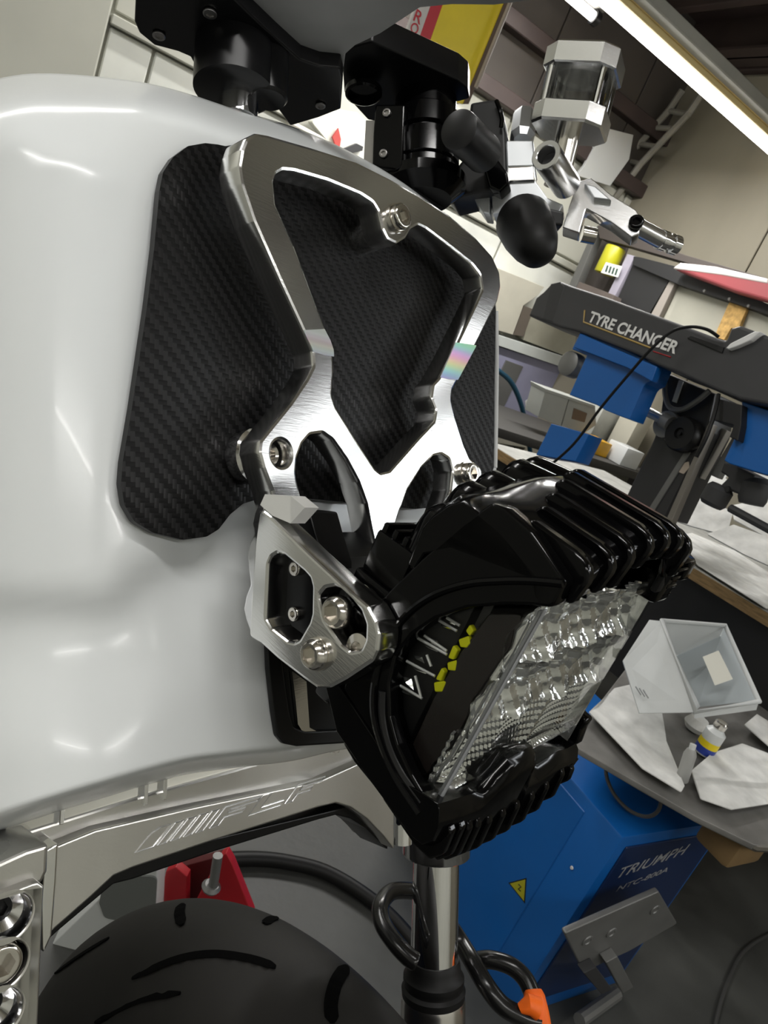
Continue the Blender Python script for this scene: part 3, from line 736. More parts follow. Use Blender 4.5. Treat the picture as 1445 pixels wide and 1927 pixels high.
# ---------------- fork, lower clamp, tyre
GRN = mat('grained_aluminium', (.66, .65, .62), .3, 1, bump=(50, .06, .0005, (.6, 14, 14)), var=.1, vscale=10, rvar=.08)
def axpt(px, y, p0, ax):
    """point of the axis p0 + s*ax that shows at height y in the photo frame"""
    lo, hi = -.6, .8
    def py(s):
        v = p0+ax*s-CAM; d = v.dot(cF); return 963.5-FPX*v.dot(cU)/d
    for _ in range(50):
        m = (lo+hi)/2
        if py(m) > y: lo = m
        else: hi = m
    return p0+ax*lo
fk = bpy.data.objects.new('fork_leg', None); S.collection.objects.link(fk); fk.parent = moto; fk.location = pF-moto.location
A = lambda y: axpt(0, y, pF, uF)
bm = BM(); add_tube(bm, [A(1920), A(1400)], .0196, 48); part('fork_tube', bm, CHR, fk, 'bright chrome tube')
bm = BM(); p = A(1864); add_lathe(bm, p, uF, [(.0215, -.006), (.0262, -.004), (.0268, .002), (.0245, .0045), (.0245, .007), (.0255, .009), (.0255, .0125), (.0228, .016), (.0222, .022), (.0205, .0265)], 48); part('dust_seal', bm, BLKR, fk)
bm = BM(); p = A(1872); add_lathe(bm, p, -uF, [(.0262, 0), (.027, .003), (.027, .3)], 48); part('lower_tube', bm, mat('satin_fork_leg', (.72, .70, .68), .22, 1), fk)
bm = BM(); p = A(1604); add_lathe(bm, p, uF, [(.021, -.001), (.0280, -.001), (.0290, .0005), (.0290, .10)], 48); part('clamp_collar', bm, POL, fk)
bm = BM(); q = pF-Lf*.043+nF*.0; qa = axpt(0, 1585, q, uF); qb = axpt(0, 1420, q, uF); add_tube(bm, [qa, qb], .0085, 24); part('stem_tube', bm, CHR, fk)
# lower clamp with engraved face
OFF = .026
lc_px = [(106, 1592), (180, 1562), (360, 1520), (600, 1470), (700, 1425), (742, 1410), (742, 1600), (722, 1574), (690, 1541), (660, 1520), (632, 1512), (598, 1520), (400, 1583), (249, 1634), (214, 1649), (170, 1690), (104, 1748), (94, 1756)]
lc = slab('lower_clamp', fF, lc_px, [], .045, .0012, GRN, moto, r=.001, off=OFF, label='brushed aluminium clamp with engraved letters')
slab('clamp_shadow_plate', fF, [(88, 1772), (110, 1752), (214, 1664), (250, 1655), (400, 1604), (598, 1543), (632, 1534), (660, 1541), (690, 1560), (730, 1600), (730, 1500), (100, 1650)], [], .03, .001, BLKM, lc, r=.001, off=OFF-.012)  # black slab standing in for the shaded gap below the clamp face
up_px = [(-60, 1620), (60, 1560), (280, 1492), (520, 1425), (700, 1380), (745, 1400), (742, 1440), (600, 1478), (360, 1528), (180, 1570), (106, 1600), (-60, 1660)]
slab('clamp_step', fF, up_px, [], .05, .002, GRN, lc, r=.001, off=OFF-.008)
for px in ((118, 1522), (276, 1488), (312, 1478)):
    c = fF.uv(px, OFF-.004); bm = BM(); add_box(bm, fF, (c[0]-.0012, c[0]+.0012), (c[1]-.008, c[1]+.008), (OFF-.012, OFF-.004), .0004, 1); part('clamp_rib', bm, POL, lc)
# engraved emblem: slanted bars and three letters, drawn as the bright cut edges
BRT = mat('bright_cut_edge', (.95, .95, .95), .2, .55)
e0, e1 = V(fF.uv((254, 1604), OFF)), V(fF.uv((582, 1497), OFF))
ex = (e1-e0); eL = ex.length; ex /= eL; ey = V((-ex.y, ex.x))
t0 = V(fF.uv((290, 1560), OFF)); hgt = (t0-e0).dot(ey); shr = (t0-e0).dot(ex)/hgt
def em(s, t): q = e0+ex*(s*eL+t*hgt*shr)+ey*t*hgt; return fF.w(q.x, q.y, OFF+.0001)
glyphs = [[(0, 0), (.085, 0), (.085, 1), (.03, 1), (0, .8)], [(.105, 0), (.15, 0), (.15, 1), (.105, 1)], [(.17, 0), (.215, 0), (.215, 1), (.17, 1)], [(.235, 0), (.28, 0), (.28, 1), (.235, 1)], [(.30, 0), (.34, 0), (.34, 1), (.30, 1)],
          [(.375, 0), (.425, 0), (.425, .38), (.53, .38), (.53, .6), (.425, .6), (.425, .78), (.585, .78), (.585, 1), (.375, 1)],
          [(.60, 0), (.80, 0), (.80, .26), (.655, .26), (.655, 1), (.60, 1)],
          [(.83, 0), (.88, 0), (.88, .38), (.97, .38), (.97, .6), (.88, .6), (.88, .78), (1.02, .78), (1.02, 1), (.83, 1)]]
for g in glyphs:
    bm = BM(); pts = [em(s, t) for s, t in g]
    add_tube(bm, pts, .0006, 6, closed=True); part('engraved_letter', bm, BRT, lc)
# near clamp with counterbored screws
nb = [(-110, 1728), (60, 1663), (72, 1660), (83, 1668), (77, 1800), (72, 1927), (70, 2010), (-110, 2060)]
NO = .056
hc = [fF.uv(q, NO) for q in ((14, 1727), (5, 1817), (-5, 1909))]
polys = [fillet([fF.uv(q, NO) for q in nb], .001)]+[circ_uv(c, .0105, 36) for c in hc]
me = slab_mesh(polys, .014, .001); me.transform(fF.up(NO).mat()); nc = link('near_clamp', me, GRN, moto, 'aluminium pinch clamp with recessed screws', 25)
slab('clamp_body', fF, nb, [], .03, .001, ALU, nc, off=NO-.0125, r=.002)
for i, c in enumerate(hc):
    q = fF.w(c[0], c[1], NO-.011)
    bm = BM(); add_lathe(bm, q, nF, [(.0045, 0), (.009, .004), (.0104, .0105)], 32, cap=False); part('counterbore', bm, POL, nc)
    if i == 1: bolt('clamp_bolt', q+nF*.003, nF, .0088, .0085, SST, nc, sock=.6)
    else: bolt('clamp_bolt', q-nF*.002, nF, .0058, .003, BLKM, nc, sock=.6)
slab('clamp_cap', fF, [(-110, 1672), (50, 1600), (92, 1588), (90, 1640), (80, 1662), (60, 1668), (-110, 1733)], [], .035, .002, GRN, nc, r=.002, off=NO-.006)
slab('clamp_edge', fF, [(86, 1600), (110, 1586), (106, 1660), (98, 1760), (80, 1800), (78, 1700)], [], .03, .001, ALU, nc, r=.001, off=.034)
# ---------------- front tyre
TYR = mat('tyre_rubber', (.016, .0152, .014), .6, 0, spec=.22, bump=(90, .25, .0006), var=.25, vscale=9, rvar=.1)
bm = BM(); prof = []
for k in range(25):
    s = -pi/2+pi*k/24
    prof.append((.30-.05*(1-cos(s)), .065*sin(s)))
prof = [(.215, -.040), (.235, -.060)]+prof+[(.235, .060), (.215, .040)]
nT = 220; ringsT = []
for i in range(nT):
    a = 2*pi*i/nT; d = Z*cos(a)+Bw*sin(a)
    ringsT.append([WC+d*r+Lw*x for r, x in prof])
ringsT.append(ringsT[0]); add_loft(bm, ringsT, closed=False, caps=False); bmesh.ops.remove_doubles(bm, verts=bm.verts, dist=1e-6)
ty = part('front_tyre', bm, TYR, moto, 'black road tyre with curved tread grooves', 60)
def tyre_pt(px, lift=0):
    """where a line of sight meets the tread"""
    v = ray(*px); best = None
    s = .25
    while s < 1.2:
        q = CAM+v*s; r = q-WC; x = r.dot(Lw); rad = (r-Lw*x).length
        if abs(x) < .065 and rad < .25+.05*sqrt(max(0, 1-(x/.065)**2)): best = q; break
        s += .0015
    if not best: return None
    r = best-WC; x = r.dot(Lw); d = (r-Lw*x).normalized()
    return best, (d*.8+Lw*(x/.065)*.6).normalized()
GRV = mat('tread_groove', (.0015, .0015, .0015), .9, spec=.05)
def groove(pxs, wd):
    cp = [V((x, y, 0)) for x, y in pxs]; pts = catmull(cp, 8); bm = BM(); A_, B_ = [], []
    hits = [tyre_pt((p.x, p.y)) for p in pts]; hits = [h for h in hits if h]
    if len(hits) < 3: bm.free(); return
    rr = []
    for i, (q, n) in enumerate(hits):
        t = (hits[min(i+1, len(hits)-1)][0]-hits[max(i-1, 0)][0]).normalized(); sd = t.cross(n).normalized()
        w_ = wd*(.35+.65*min(1, i/3, (len(hits)-1-i)/3))
        rr.append([q+n*.0013-sd*w_, q+n*.0016, q+n*.0013+sd*w_, q-n*.003])
    add_loft(bm, rr); part('tread_groove', bm, GRV, ty)
groove([(342, 1703), (338, 1720), (343, 1742)], 0.0042)
groove([(520, 1728), (508, 1732), (498, 1741)], 0.0039)
groove([(250, 1842), (330, 1808), (400, 1797), (470, 1806), (519, 1822)], 0.0033)
groove([(105, 1832), (150, 1800), (206, 1766)], 0.0027)
groove([(652, 1820), (632, 1850), (622, 1890), (625, 1927)], 0.0048)
groove([(640, 1775), (690, 1812), (720, 1835)], 0.0018)
groove([(180, 1925), (260, 1885), (340, 1870)], 0.0027)
wheel = BM(); add_lathe(wheel, WC-Lw*.04, Lw, [(.20, 0), (.218, .0), (.218, .08), (.20, .08)], 64); part('wheel_rim', wheel, BLKM, moto)
# ---------------- top clamp, bars and controls
fT = Fr(P(450, 100, .46), cR, -uF)
tp = [(262, -60), (255, 0), (253, 42), (262, 63), (290, 86), (335, 98), (358, 108), (370, 130), (378, 170), (480, 190), (522, 205), (546, 238), (600, 222), (641, 206), (645, 150), (640, 128), (600, 124), (565, 112), (520, 72), (470, 25), (440, -5), (420, -60)]
tc = slab('top_clamp', fT, tp, [], .022, .0015, BLKM, moto, r=.002, label='black anodised top clamp')
for px, r in (((395, 24), .0042), ((299, 66), .0040), ((603, 198), .0036)):
    bolt('clamp_screw', fT.pt(px, .0006), -uF, r, .0012, mat('grey_steel', (.35, .34, .33), .35, 1), tc, sock=.62)
slab('side_cap', fT.up(0), [(255, -60), (255, 0), (253, 42), (300, 20), (380, -12), (420, -60)], [], .03, .001, mat('grey_anodised', (.09, .09, .10), .35, .3), tc, r=.001, off=-.012)
bm = BM(); p = P(440, 176, .455); add_lathe(bm, p, uF, [(.023, 0), (.0255, .0015), (.0255, .03), (.022, .033)], 48); part('fork_collar', bm, BLKM, tc)
bm = BM(); p = P(505, 172, .46); add_lathe(bm, p, uF, [(.011, -.006), (.0125, -.004), (.0125, .026)], 32); part('pinch_lobe', bm, BLKM, tc)
bm = BM(); add_tube(bm, [P(481, 112, .452), P(477, 162, .452)], .0035, 16); part('chrome_pin', bm, CHR, tc)
bm = BM(); p = P(448, 225, .462); add_tube(bm, [p, p+uF*.03], .0125, 40); part('fork_top', bm, CHR, tc)
slab('dash_plate', fT, [(438, -60), (442, -2), (500, 55), (560, 108), (600, 124), (646, 130), (650, 102), (668, 86), (715, 64), (758, 36), (790, 15), (850, 9), (930, 10), (1010, 0), (1010, -60)], [], .006, .0008, mat('blasted_grey_plate', (.23, .23, .23), .55, .2, var=.12, vscale=20), tc, r=.002, off=-.010)
# far side bar clamp: slab on top, round clamp, pinch block, knob
fU = Fr(P(770, 160, .60), cR, -uF)
bc = slab('bar_clamp', fU, [(643, 106), (648, 175), (668, 200), (692, 226), (740, 235), (745, 200), (800, 186), (862, 192), (884, 186), (880, 165), (862, 150), (700, 78), (662, 88)], [], .024, .0015, BLKM, moto, r=.003, label='black bar clamp with round pinch blocks')
bm = BM(); add_lathe(bm, P(684, 178, .596), -uF, [(.0155, -.004), (.0155, 0), (.0135, .001), (.013, -.006)], 32); part('clamp_socket', bm, BLKG, bc)
bm = BM(); p = axpt(0, 378, P(800, 250, .62), uF)
add_lathe(bm, p, uF, [(.024, .0), (.036, .010), (.0365, .018), (.028, .021), (.028, .028), (.030, .030), (.030, .046), (.027, .048), (.027, .054), (.0305, .056), (.0305, .072), (.027, .075), (.027, .09)], 48); part('clamp_barrel', bm, BLKG, bc)
fV = Fr(P(732, 245, .59), cR*.95-cF*.3, -cF-cR*.35)
slab('pinch_block', fV, [(706, 196), (762, 196), (757, 312), (744, 320), (700, 312), (702, 250)], [], .025, .0015, BLKG, bc, r=.002)
slab('spacer_plate', fV, [(688, 226), (706, 226), (704, 312), (684, 300)], [], .012, .0006, mat('grey_steel2', (.30, .29, .27), .4, .6), bc, off=-.004)
for q in ((728, 213), (722, 290)):
    bolt('pinch_screw', fV.pt(q), fV.n, .0036, .002, mat('grey_steel', (.35, .34, .33), .35, 1), bc, sock=.55)
for y in (208, 292):
    pass
ka, kb = P(862, 243, .545), P(922, 300, .60); kd = (kb-ka).normalized()
bm = BM(); add_lathe(bm, ka, kd, [(.0135, 0), (.0150, .001), (.0155, .004), (.0155, .05)], 40); part('bar_end_knob', bm, BLKP, bc)
fX = Fr(P(915, 250, .62), cR*.8-cF*.6, -cF-cR*.3)
slab('switch_housing', fX, [(885, 192), (931, 185), (944, 200), (952, 250), (955, 330), (930, 360), (890, 365), (850, 375), (830, 350), (870, 300)], [], .04, .003, BLKP, bc, r=.003)
bm = BM(); add_tube(bm, [P(934, 190, .612), P(940, 205, .61), P(945, 225, .61), P(943, 240, .612)], .002, 8); part('switch_cable', bm, BLKG, bc)
slab('hinge', fX, [(905, 300), (930, 290), (955, 325), (958, 345), (940, 362), (920, 352)], [], .03, .002, BLKG, bc, r=.002, off=.006)
# silver clutch perch
BRU = mat('bright_brushed_aluminium', (.80, .80, .80), .22, 1, bump=(120, .12, .0004, (1, 1, 12)), var=.05)
LAL = mat('pale_satin_aluminium', (.62, .64, .66), .38, 1)
fY = Fr(P(985, 330, .62), cR*.95-cF*.35, -cF-cR*.3)
pc = slab('clutch_perch', fY, [(926, 342), (1006, 338), (1030, 372), (1060, 385), (1052, 400), (1000, 392), (968, 384), (950, 400), (927, 402), (925, 370)], [], .03, .001, LAL, moto, r=.001, label='silver machined clutch perch and lever')
slab('perch_cap', fY, [(885, 362), (905, 346), (922, 345), (922, 402), (910, 400), (896, 380)], [], .025, .001, LAL, pc, r=.001, off=-.002)
slab('perch_ring', fY, [(954, 312), (1004, 310), (1006, 340), (950, 343)], [], .03, .002, BRU, pc, r=.001, off=.003)
slab('perch_block', fY, [(950, 264), (1003, 264), (1006, 312), (952, 314)], [], .03, .001, LAL, pc, r=.001, off=0)
bm = BM(); p = P(982, 266, .635); add_lathe(bm, p, P(990, 190, .66)-p, [(.008, 0), (.0115, .006), (.0115, .03), (.010, .036)], 8); part('hex_cap', bm, LAL, pc, smooth=20)
# fluid reservoir
r0, r1 = P(1071, 246, .605), P(1101, 122, .594); ra = (r1-r0); rl = ra.length; ra.normalize()
rx = (cR*.9-cF*.4)
def oct_(c, a, hw, cut):
    x = (rx-ra*rx.dot(ra)).normalized(); y = ra.cross(x)
    s = [(-1, -cut), (-cut, -1), (cut, -1), (1, -cut), (1, cut), (cut, 1), (-cut, 1), (-1, cut)]
    return [c+ra*a+x*(u*hw)+y*(v*hw) for u, v in s]
rs = BM(); add_loft(rs, [oct_(r0, -.002, .0285, .62), oct_(r0, 0, .0295, .62), oct_(r0, .0135, .0295, .62), oct_(r0, .0145, .0285, .62)]); rsv = part('reservoir', rs, BRU, pc, 'silver reservoir with clear window', 15)
bm = BM(); add_loft(bm, [oct_(r0, .0145, .0268, .62), oct_(r0, rl-.010, .0268, .62)], caps=False)
moto_res = part('reservoir_window', bm, clear('reservoir_clear', (.86, .87, .87), .03, 1.5), pc, 'clear window', 15)
bm = BM(); add_lathe(bm, r0+ra*.0155, ra, [(.021, 0), (.021, rl-.027)], 32, cap=False); part('reservoir_bore', bm, clear('bore_clear', (.75, .76, .76), .05, 1.6), pc)
x_ = (rx-ra*rx.dot(ra)).normalized(); y_ = ra.cross(x_)
for s in (-1, 1):
    for t in (-1, 1):
        bm = BM(); add_tube(bm, [r0+ra*.0145+x_*s*.021+y_*t*.021, r0+ra*(rl-.010)+x_*s*.021+y_*t*.021], .0028, 10); part('reservoir_post', bm, CHR, pc)
bm = BM(); add_loft(bm, [oct_(r0, rl-.010, .0285, .62), oct_(r0, rl-.009, .030, .62), oct_(r0, rl+.005, .030, .62), oct_(r0, rl+.007, .028, .62)]); part('reservoir_cap', bm, BRU, pc, smooth=15)
bm = BM(); add_tube(bm, [r0-ra*.001, r0-ra*.045], .0105, 28); part('reservoir_stem', bm, SST, pc)
sa, sb = P(1027, 291, .555), P(1068, 352, .60)
bm = BM(); add_lathe(bm, sa, sb-sa, [(.0072, .012), (.0072, .0005), (.0078, 0), (.0112, 0), (.0118, .0008), (.0118, .05), (.0105, .052)], 36, cap=True); part('master_cylinder', bm, BRU, pc)
bm = BM(); add_lathe(bm, sa+(sb-sa).normalized()*.011, sb-sa, [(.0071, 0), (.0071, .001)], 20); part('cylinder_bore', bm, DRK, pc)
fZ = Fr(P(1130, 390, .60), cR*.9-cF*.5, -cF-cR*.25+cU*.2)
slab('lever_bracket', fZ, [(1086, 342), (1112, 334), (1150, 366), (1196, 394), (1208, 412), (1202, 440), (1188, 446), (1150, 418), (1103, 392), (1090, 438), (1058, 428), (1070, 390)], [], .014, .001, BRU, pc, r=.001)
slab('lever_arm', fZ, [(1100, 345), (1120, 350), (1150, 376), (1118, 372)], [], .02, .001, LAL, pc, off=.006)
bolt('lever_pivot', fZ.pt((1197, 420), .001), fZ.n, .006, .004, BLKG, pc)
bm = BM(); add_tube(bm, [P(1195, 425, .61), P(1245, 452, .625)], .0075, 24); part('lever', bm, BRU, pc)
bm = BM(); ta, tb = P(1240, 450, .624), P(1284, 466, .634); td = tb-ta
add_lathe(bm, ta, td, [(.006, 0), (.0085, .001), (.0085, .007), (.0065, .008), (.0065, .012), (.0085, .013), (.0085, .020), (.006, .021)], 20); part('adjuster', bm, CHR, pc)
bm = BM(); add_tube(bm, [P(1095, 440, .615), P(1120, 445, .615)], .007, 16); part('lever_pin', bm, SST, pc)
# black grip
ga, gb = P(985, 418, .60), P(1014, 474, .565); gd = gb-ga; gl = gd.length
bm = BM(); add_lathe(bm, ga, gd, [(.012, -.010), (.0215, -.006), (.0235, 0), (.0225, gl*.35), (.0195, gl*.7), (.0155, gl*.95), (.009, gl+.004), (.002, gl+.006)], 32); gr = part('grip', bm, BLKR, moto, 'ribbed black rubber grip')
for k in range(4):
    pass
bm = BM(); fG = Fr(P(1010, 405, .585), cR, -cF+cU*-.1)
slab('grip_collar', fG, [(960, 393), (1005, 384), (1062, 398), (1060, 425), (1010, 420), (965, 415)], [], .02, .002, BLKP, gr, r=.002); bm.free()
# ---------------- tie-down hook round the fork leg
hk = thing('tie_down_hook', 'black coated tie-down hook round the fork leg with orange strap end', 'hook', A(1830)-Z*.05)
HKM = mat('black_coated_steel', (.008, .008, .008), .22)
def dpt(x, y, d): return P(x, y, d)
pth = [dpt(800, 1684, .655), dpt(768, 1676, .645), (dpt(735, 1679, .625)), dpt(716, 1705, .60), dpt(720, 1738, .585), dpt(742, 1772, .573), dpt(768, 1800, .566), dpt(786, 1812, .564)]
cp = catmull(pth, 6); bm = BM(); add_tube(bm, cp, [.0072]*(len(cp)-2)+[.0066, .003], 14); part('hook_bend', bm, HKM, hk)
pth = [dpt(845, 1740, .652), dpt(868, 1775, .64), dpt(890, 1812, .62), dpt(915, 1855, .605), dpt(945, 1892, .60), dpt(985, 1914, .60), dpt(1015, 1922, .60)]
bm = BM(); add_tube(bm, catmull(pth, 6), .0078, 14); part('hook_shank', bm, HKM, hk)
pth = [dpt(896, 1808, .635), dpt(925, 1806, .63), dpt(962, 1818, .625), dpt(988, 1842, .62), dpt(1003, 1875, .612)]
bm = BM(); add_tube(bm, catmull(pth, 6), .0075, 14); part('hook_eye', bm, HKM, hk)
ORG = mat('orange_tape', (.95, .14, .004), .55, var=.15, vscale=60)
pth = [dpt(1003, 1862, .612), dpt(1006, 1880, .608), dpt(1012, 1905, .604), dpt(1018, 1940, .60)]
cp = catmull(pth, 5); bm = BM(); add_tube(bm, cp, [.007+.0025*min(1, i/4) for i in range(len(cp))], 14); part('strap_end', bm, ORG, hk, 'orange strap end')
bm = BM(); add_tube(bm, [dpt(978, 1898, .598), dpt(995, 1890, .598), dpt(1012, 1898, .598)], [.004, .008, .009], 12); part('strap_fold', bm, ORG, hk)
# ================================================================== BACKGROUND
def fa(a): return Fr(RM(a, 0, 0), -D2, -D1)          # upright plane facing the camera's left
def fb(b): return Fr(RM(0, b, 0), D1, -D2)           # upright plane facing the camera's right
def fz(z): return Fr(RM(0, 0, z), D1, Z)
BLU = mat('blue_machine_paint', (.005, .115, .42), .38, 0, coat=.2, var=.05, vscale=6)
GRY = mat('grey_machine_cover', (.050, .050, .054), .5, 0, bump=(200, .15, .0005), var=.1, vscale=10)
DGR = mat('dark_column', (.028, .028, .030), .38)
STG = mat('grey_steel3', (.22, .22, .215), .45, .5, var=.15)
WPL = mat('white_plastic', (.66, .68, .68), .35)
PAP = mat('grubby_white_paper', (.68, .68, .66), .8, 0, var=.16, vscale=22, bump=(30, .3, .004))
CRM = mat('cream_box', (.50, .48, .40), .7, var=.06)
YLW = mat('yellow_paint', (.82, .64, .008), .4, var=.12, vscale=6)
RED = mat('red_paint', (.42, .012, .02), .4, var=.1)
WHP = mat('white_print', (.72, .72, .70), .5)
BLK = mat('dull_black', (.01, .01, .011), .6)
GLD = mat('gold_line', (.50, .34, .10), .4)
# ---------------- tyre changer
tm = thing('tyre_changer', 'blue and grey tyre changing machine with lettered swing arm behind the headlight', 'machine', RM(1.42, .82, 0))
def sl(name, fr, px, t, m, par, off=0, r=.002, bev=.002, holes=(), label=None, rel=None): return slab(name, fr, px, list(holes), t, bev, m, par, r=r, off=off, label=label)
bm = BM(); rbox(bm, (1.241, 1.62), (.57, 1.12), (.0, .527), .006); cab = part('cabinet', bm, BLU, tm, 'bright blue cabinet')
bm = BM(); rbox(bm, (1.2385, 1.242), (.66, 1.10), (.03, .50), .002, 1); part('side_panel', bm, BLU, cab)
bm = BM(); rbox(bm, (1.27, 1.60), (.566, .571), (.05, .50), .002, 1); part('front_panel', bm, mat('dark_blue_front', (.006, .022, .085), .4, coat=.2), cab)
fr_ = fb(.566)
lettering('lettering', 'TRIUMPH', fr_, fr_.uv((1154, 1655)), fr_.uv((1283, 1608)), .030, mat('silver_print', (.34, .35, .37), .5), cab, shear=.35, bold=.01)
lettering('lettering', 'NTC-800A', fr_, fr_.uv((1158, 1678)), fr_.uv((1254, 1640)), .016, mat('silver_print', (.34, .35, .37), .5), cab, shear=.3, bold=.01)
fs_ = fa(1.2385)
def tri(s): 
    a = [V(fs_.uv(q)) for q in ((957, 1661), (991, 1652), (988, 1700))]; c = sum(a, V((0, 0)))/3
    return [tuple(c+(q-c)*s) for q in a]
slab('warning_sign', fs_, tri(1.0), [], .001, .0002, BLK, cab, off=.001, px=False)
slab('warning_field', fs_, tri(.84), [], .001, .0002, mat('warning_yellow', (.42, .40, .02), .5), cab, off=.0016, px=False)
a_ = [V(q) for q in tri(1)]; c_t = sum(a_, V((0, 0)))/3
bm = BM()
add_tube(bm, [fs_.w(c_t.x-.006, c_t.y+.004, .0022), fs_.w(c_t.x+.002, c_t.y+.006, .0022), fs_.w(c_t.x-.001, c_t.y-.004, .0022), fs_.w(c_t.x+.006, c_t.y-.002, .0022)], .0012, 6); part('warning_symbol', bm, BLK, cab)
bm = BM(); q = fs_.pt((1076, 1633), .001); add_lathe(bm, q, -D1, [(.004, 0), (.003, .002)], 12); part('panel_screw', bm, WHP, cab)
# pedal box and pedals in front of the cabinet
fp_ = fb(.50)
pb = sl('pedal_box', fp_, [(1062, 1757), (1150, 1718), (1240, 1678), (1275, 1738), (1185, 1790), (1098, 1830)], .012, STG, tm, r=.006, bev=.003)
for px in ((1105, 1770), (1150, 1755), (1232, 1712)):
    bm = BM(); q = fp_.pt(px, .0005); add_lathe(bm, q, -D2, [(.013, 0), (.012, .002), (.008, .0025), (.007, .001)], 16); part('pressed_ring', bm, STG, pb)
sl('pedal', fp_, [(1098, 1832), (1122, 1820), (1152, 1862), (1132, 1872)], .02, DRK, pb, off=.02, r=.002)
sl('pedal', fp_, [(1140, 1812), (1162, 1800), (1192, 1858), (1172, 1870)], .02, STG, pb, off=.02, r=.002)
bm = BM(); add_tube(bm, [atz(1160, 1870, .05), atz(1090, 1920, .05)], .015, 10); part('pedal_bar', bm, STG, pb)
# swing arm with cover
AA = 1.22
fA = fa(AA)
arm_px = [(1023, 548), (1036, 534), (1054, 529), (1076, 538), (1138, 558), (1283, 611), (1349, 636), (1366, 640), (1375, 617), (1392, 612), (1600, 690), (1640, 860), (1445, 762), (1392, 752), (1349, 735), (1276, 702), (1236, 687), (1203, 669), (1091, 625), (1054, 616), (994, 594), (1008, 560)]
arm = sl('arm_cover', fA, arm_px, .14, GRY, tm, r=.004, bev=.006, label='dark grey arm cover with white lettering')
sl('cover_end', fA, [(1036, 534), (1054, 530), (1062, 540), (1040, 606), (1020, 600)], .142, mat('grey_machine_cover2', (.040, .040, .043), .5), arm, off=.001, r=.002)
LT = (V(fA.uv((1105, 605), .001)), V(fA.uv((1270, 667), .001)))
lettering('lettering', 'TYRE CHANGER', fA.up(.0015), LT[0], LT[1], .025, mat('white_letters', (.85, .85, .84), .5), arm, shear=0, bold=.03)
bm = BM(); add_tube(bm, [fA.pt((1100, 584), .001), fA.pt((1098, 606), .001), fA.pt((1225, 655), .001)], .0018, 6); part('gold_line', bm, GLD, arm)
bm = BM(); add_tube(bm, [fA.pt((1229, 661), .001), fA.pt((1262, 672), .001)], .0012, 6); part('red_line', bm, RED, arm)
sl('arm_bracket', fA, [(1365, 655), (1374, 646), (1392, 637), (1420, 623), (1432, 624), (1412, 640), (1385, 652), (1370, 657)], .02, mat('bright_white', (.9, .9, .9), .4), arm, off=.012, r=.001)
sl('arm_slot', fA, [(1292, 636), (1300, 631), (1362, 653), (1358, 664)], .004, BLK, arm, off=.0035, r=.001, bev=.0008)
# blue brackets hanging from the arm
b1 = sl('blue_bracket', fA, [(1091, 626), (1150, 645), (1238, 688), (1226, 716), (1215, 722), (1210, 728), (1184, 789), (1166, 783), (1139, 772), (1121, 761), (1071, 743), (1104, 668), (1076, 657)], .05, BLU, tm, off=-.02, r=.002)
sl('bracket_lip', fA, [(1091, 627), (1236, 690), (1226, 718), (1180, 692), (1108, 664), (1080, 654)], .02, BLU, b1, off=-.002, r=.003)
bm = BM(); add_lathe(bm, fA.pt((1084, 690), -.06), -D1, [(.03, 0), (.03, .03), (.024, .034)], 24); part('roller', bm, STG, b1)
sl('blue_bracket', fA, [(1037, 797), (1060, 803), (1108, 817), (1082, 868), (1008, 856)], .05, BLU, tm, off=-.05)
sl('blue_bracket', fA, [(1395, 755), (1530, 800), (1500, 905), (1436, 892), (1371, 872), (1362, 866), (1398, 790)], .05, BLU, tm, off=-.03)
sl('bracket_cheek', fA, [(1350, 750), (1396, 762), (1394, 800), (1388, 830), (1372, 822), (1380, 800), (1340, 790)], .06, BLK, tm, off=-.01)
# column with slide, knob and handle
AC = 1.36
fC_ = fa(AC)
col_ = sl('column', fC_, [(1252, 700), (1345, 740), (1330, 810), (1250, 975), (1175, 940), (1228, 830), (1240, 800)], .09, DGR, tm, bev=.004)
sl('column_rail', fC_, [(1333, 795), (1341, 798), (1262, 985), (1252, 980)], .02, mat('worn_edge', (.30, .28, .26), .35, .8), col_, off=.012, r=.001)
sl('column_groove', fC_, [(1290, 845), (1300, 850), (1228, 965), (1218, 960)], .006, STG, col_, off=.004, r=.001)
sl('column_rail', fC_, [(1345, 800), (1368, 810), (1318, 900), (1300, 892)], .02, mat('cream_metal', (.42, .40, .36), .4, .3), col_, off=-.05, r=.001)
sl('column_rail', fC_, [(1378, 822), (1388, 830), (1350, 900), (1335, 893)], .02, STG, col_, off=-.04, r=.001)
bm = BM(); add_lathe(bm, fC_.pt((1296, 822), .0), -D1, [(.036, 0), (.038, .01), (.038, .03), (.034, .036), (.012, .036), (.010, .030), (.004, .030), (.004, .036)], 32); part('knob', bm, BLKP, col_)
bm = BM(); add_lathe(bm, fC_.pt((1271, 806), -.02), -D1, [(.03, 0), (.03, .04)], 24); part('pivot', bm, STG, col_)
bm = BM(); add_tube(bm, [fC_.pt((1193, 762), .03), fC_.pt((1248, 790), .03)], .011, 14); part('handle_bar', bm, mat('bright_steel', (.6, .6, .58), .3, 1), col_)
bm = BM(); add_tube(bm, [fC_.pt((1248, 790), .03), fC_.pt((1262, 798), .03)], .017, 14); part('handle_socket', bm, STG, col_)
bm = BM(); add_tube(bm, catmull([fC_.pt(q, .02) for q in ((1250, 700), (1252, 745), (1262, 768), (1285, 770), (1315, 752), (1335, 735))], 6), .006, 8); part('bent_tube', bm, STG, col_)
sl('clear_guide', fC_, [(1277, 715), (1285, 718), (1272, 758), (1264, 755)], .004, WPL, col_, off=.01, r=.001, bev=.001)
sl('wear_patch', fC_, [(1284, 872), (1296, 868), (1297, 880), (1286, 892), (1276, 888)], .002, mat('worn_metal', (.5, .42, .34), .5), col_, off=.002, r=.002, bev=.0005)
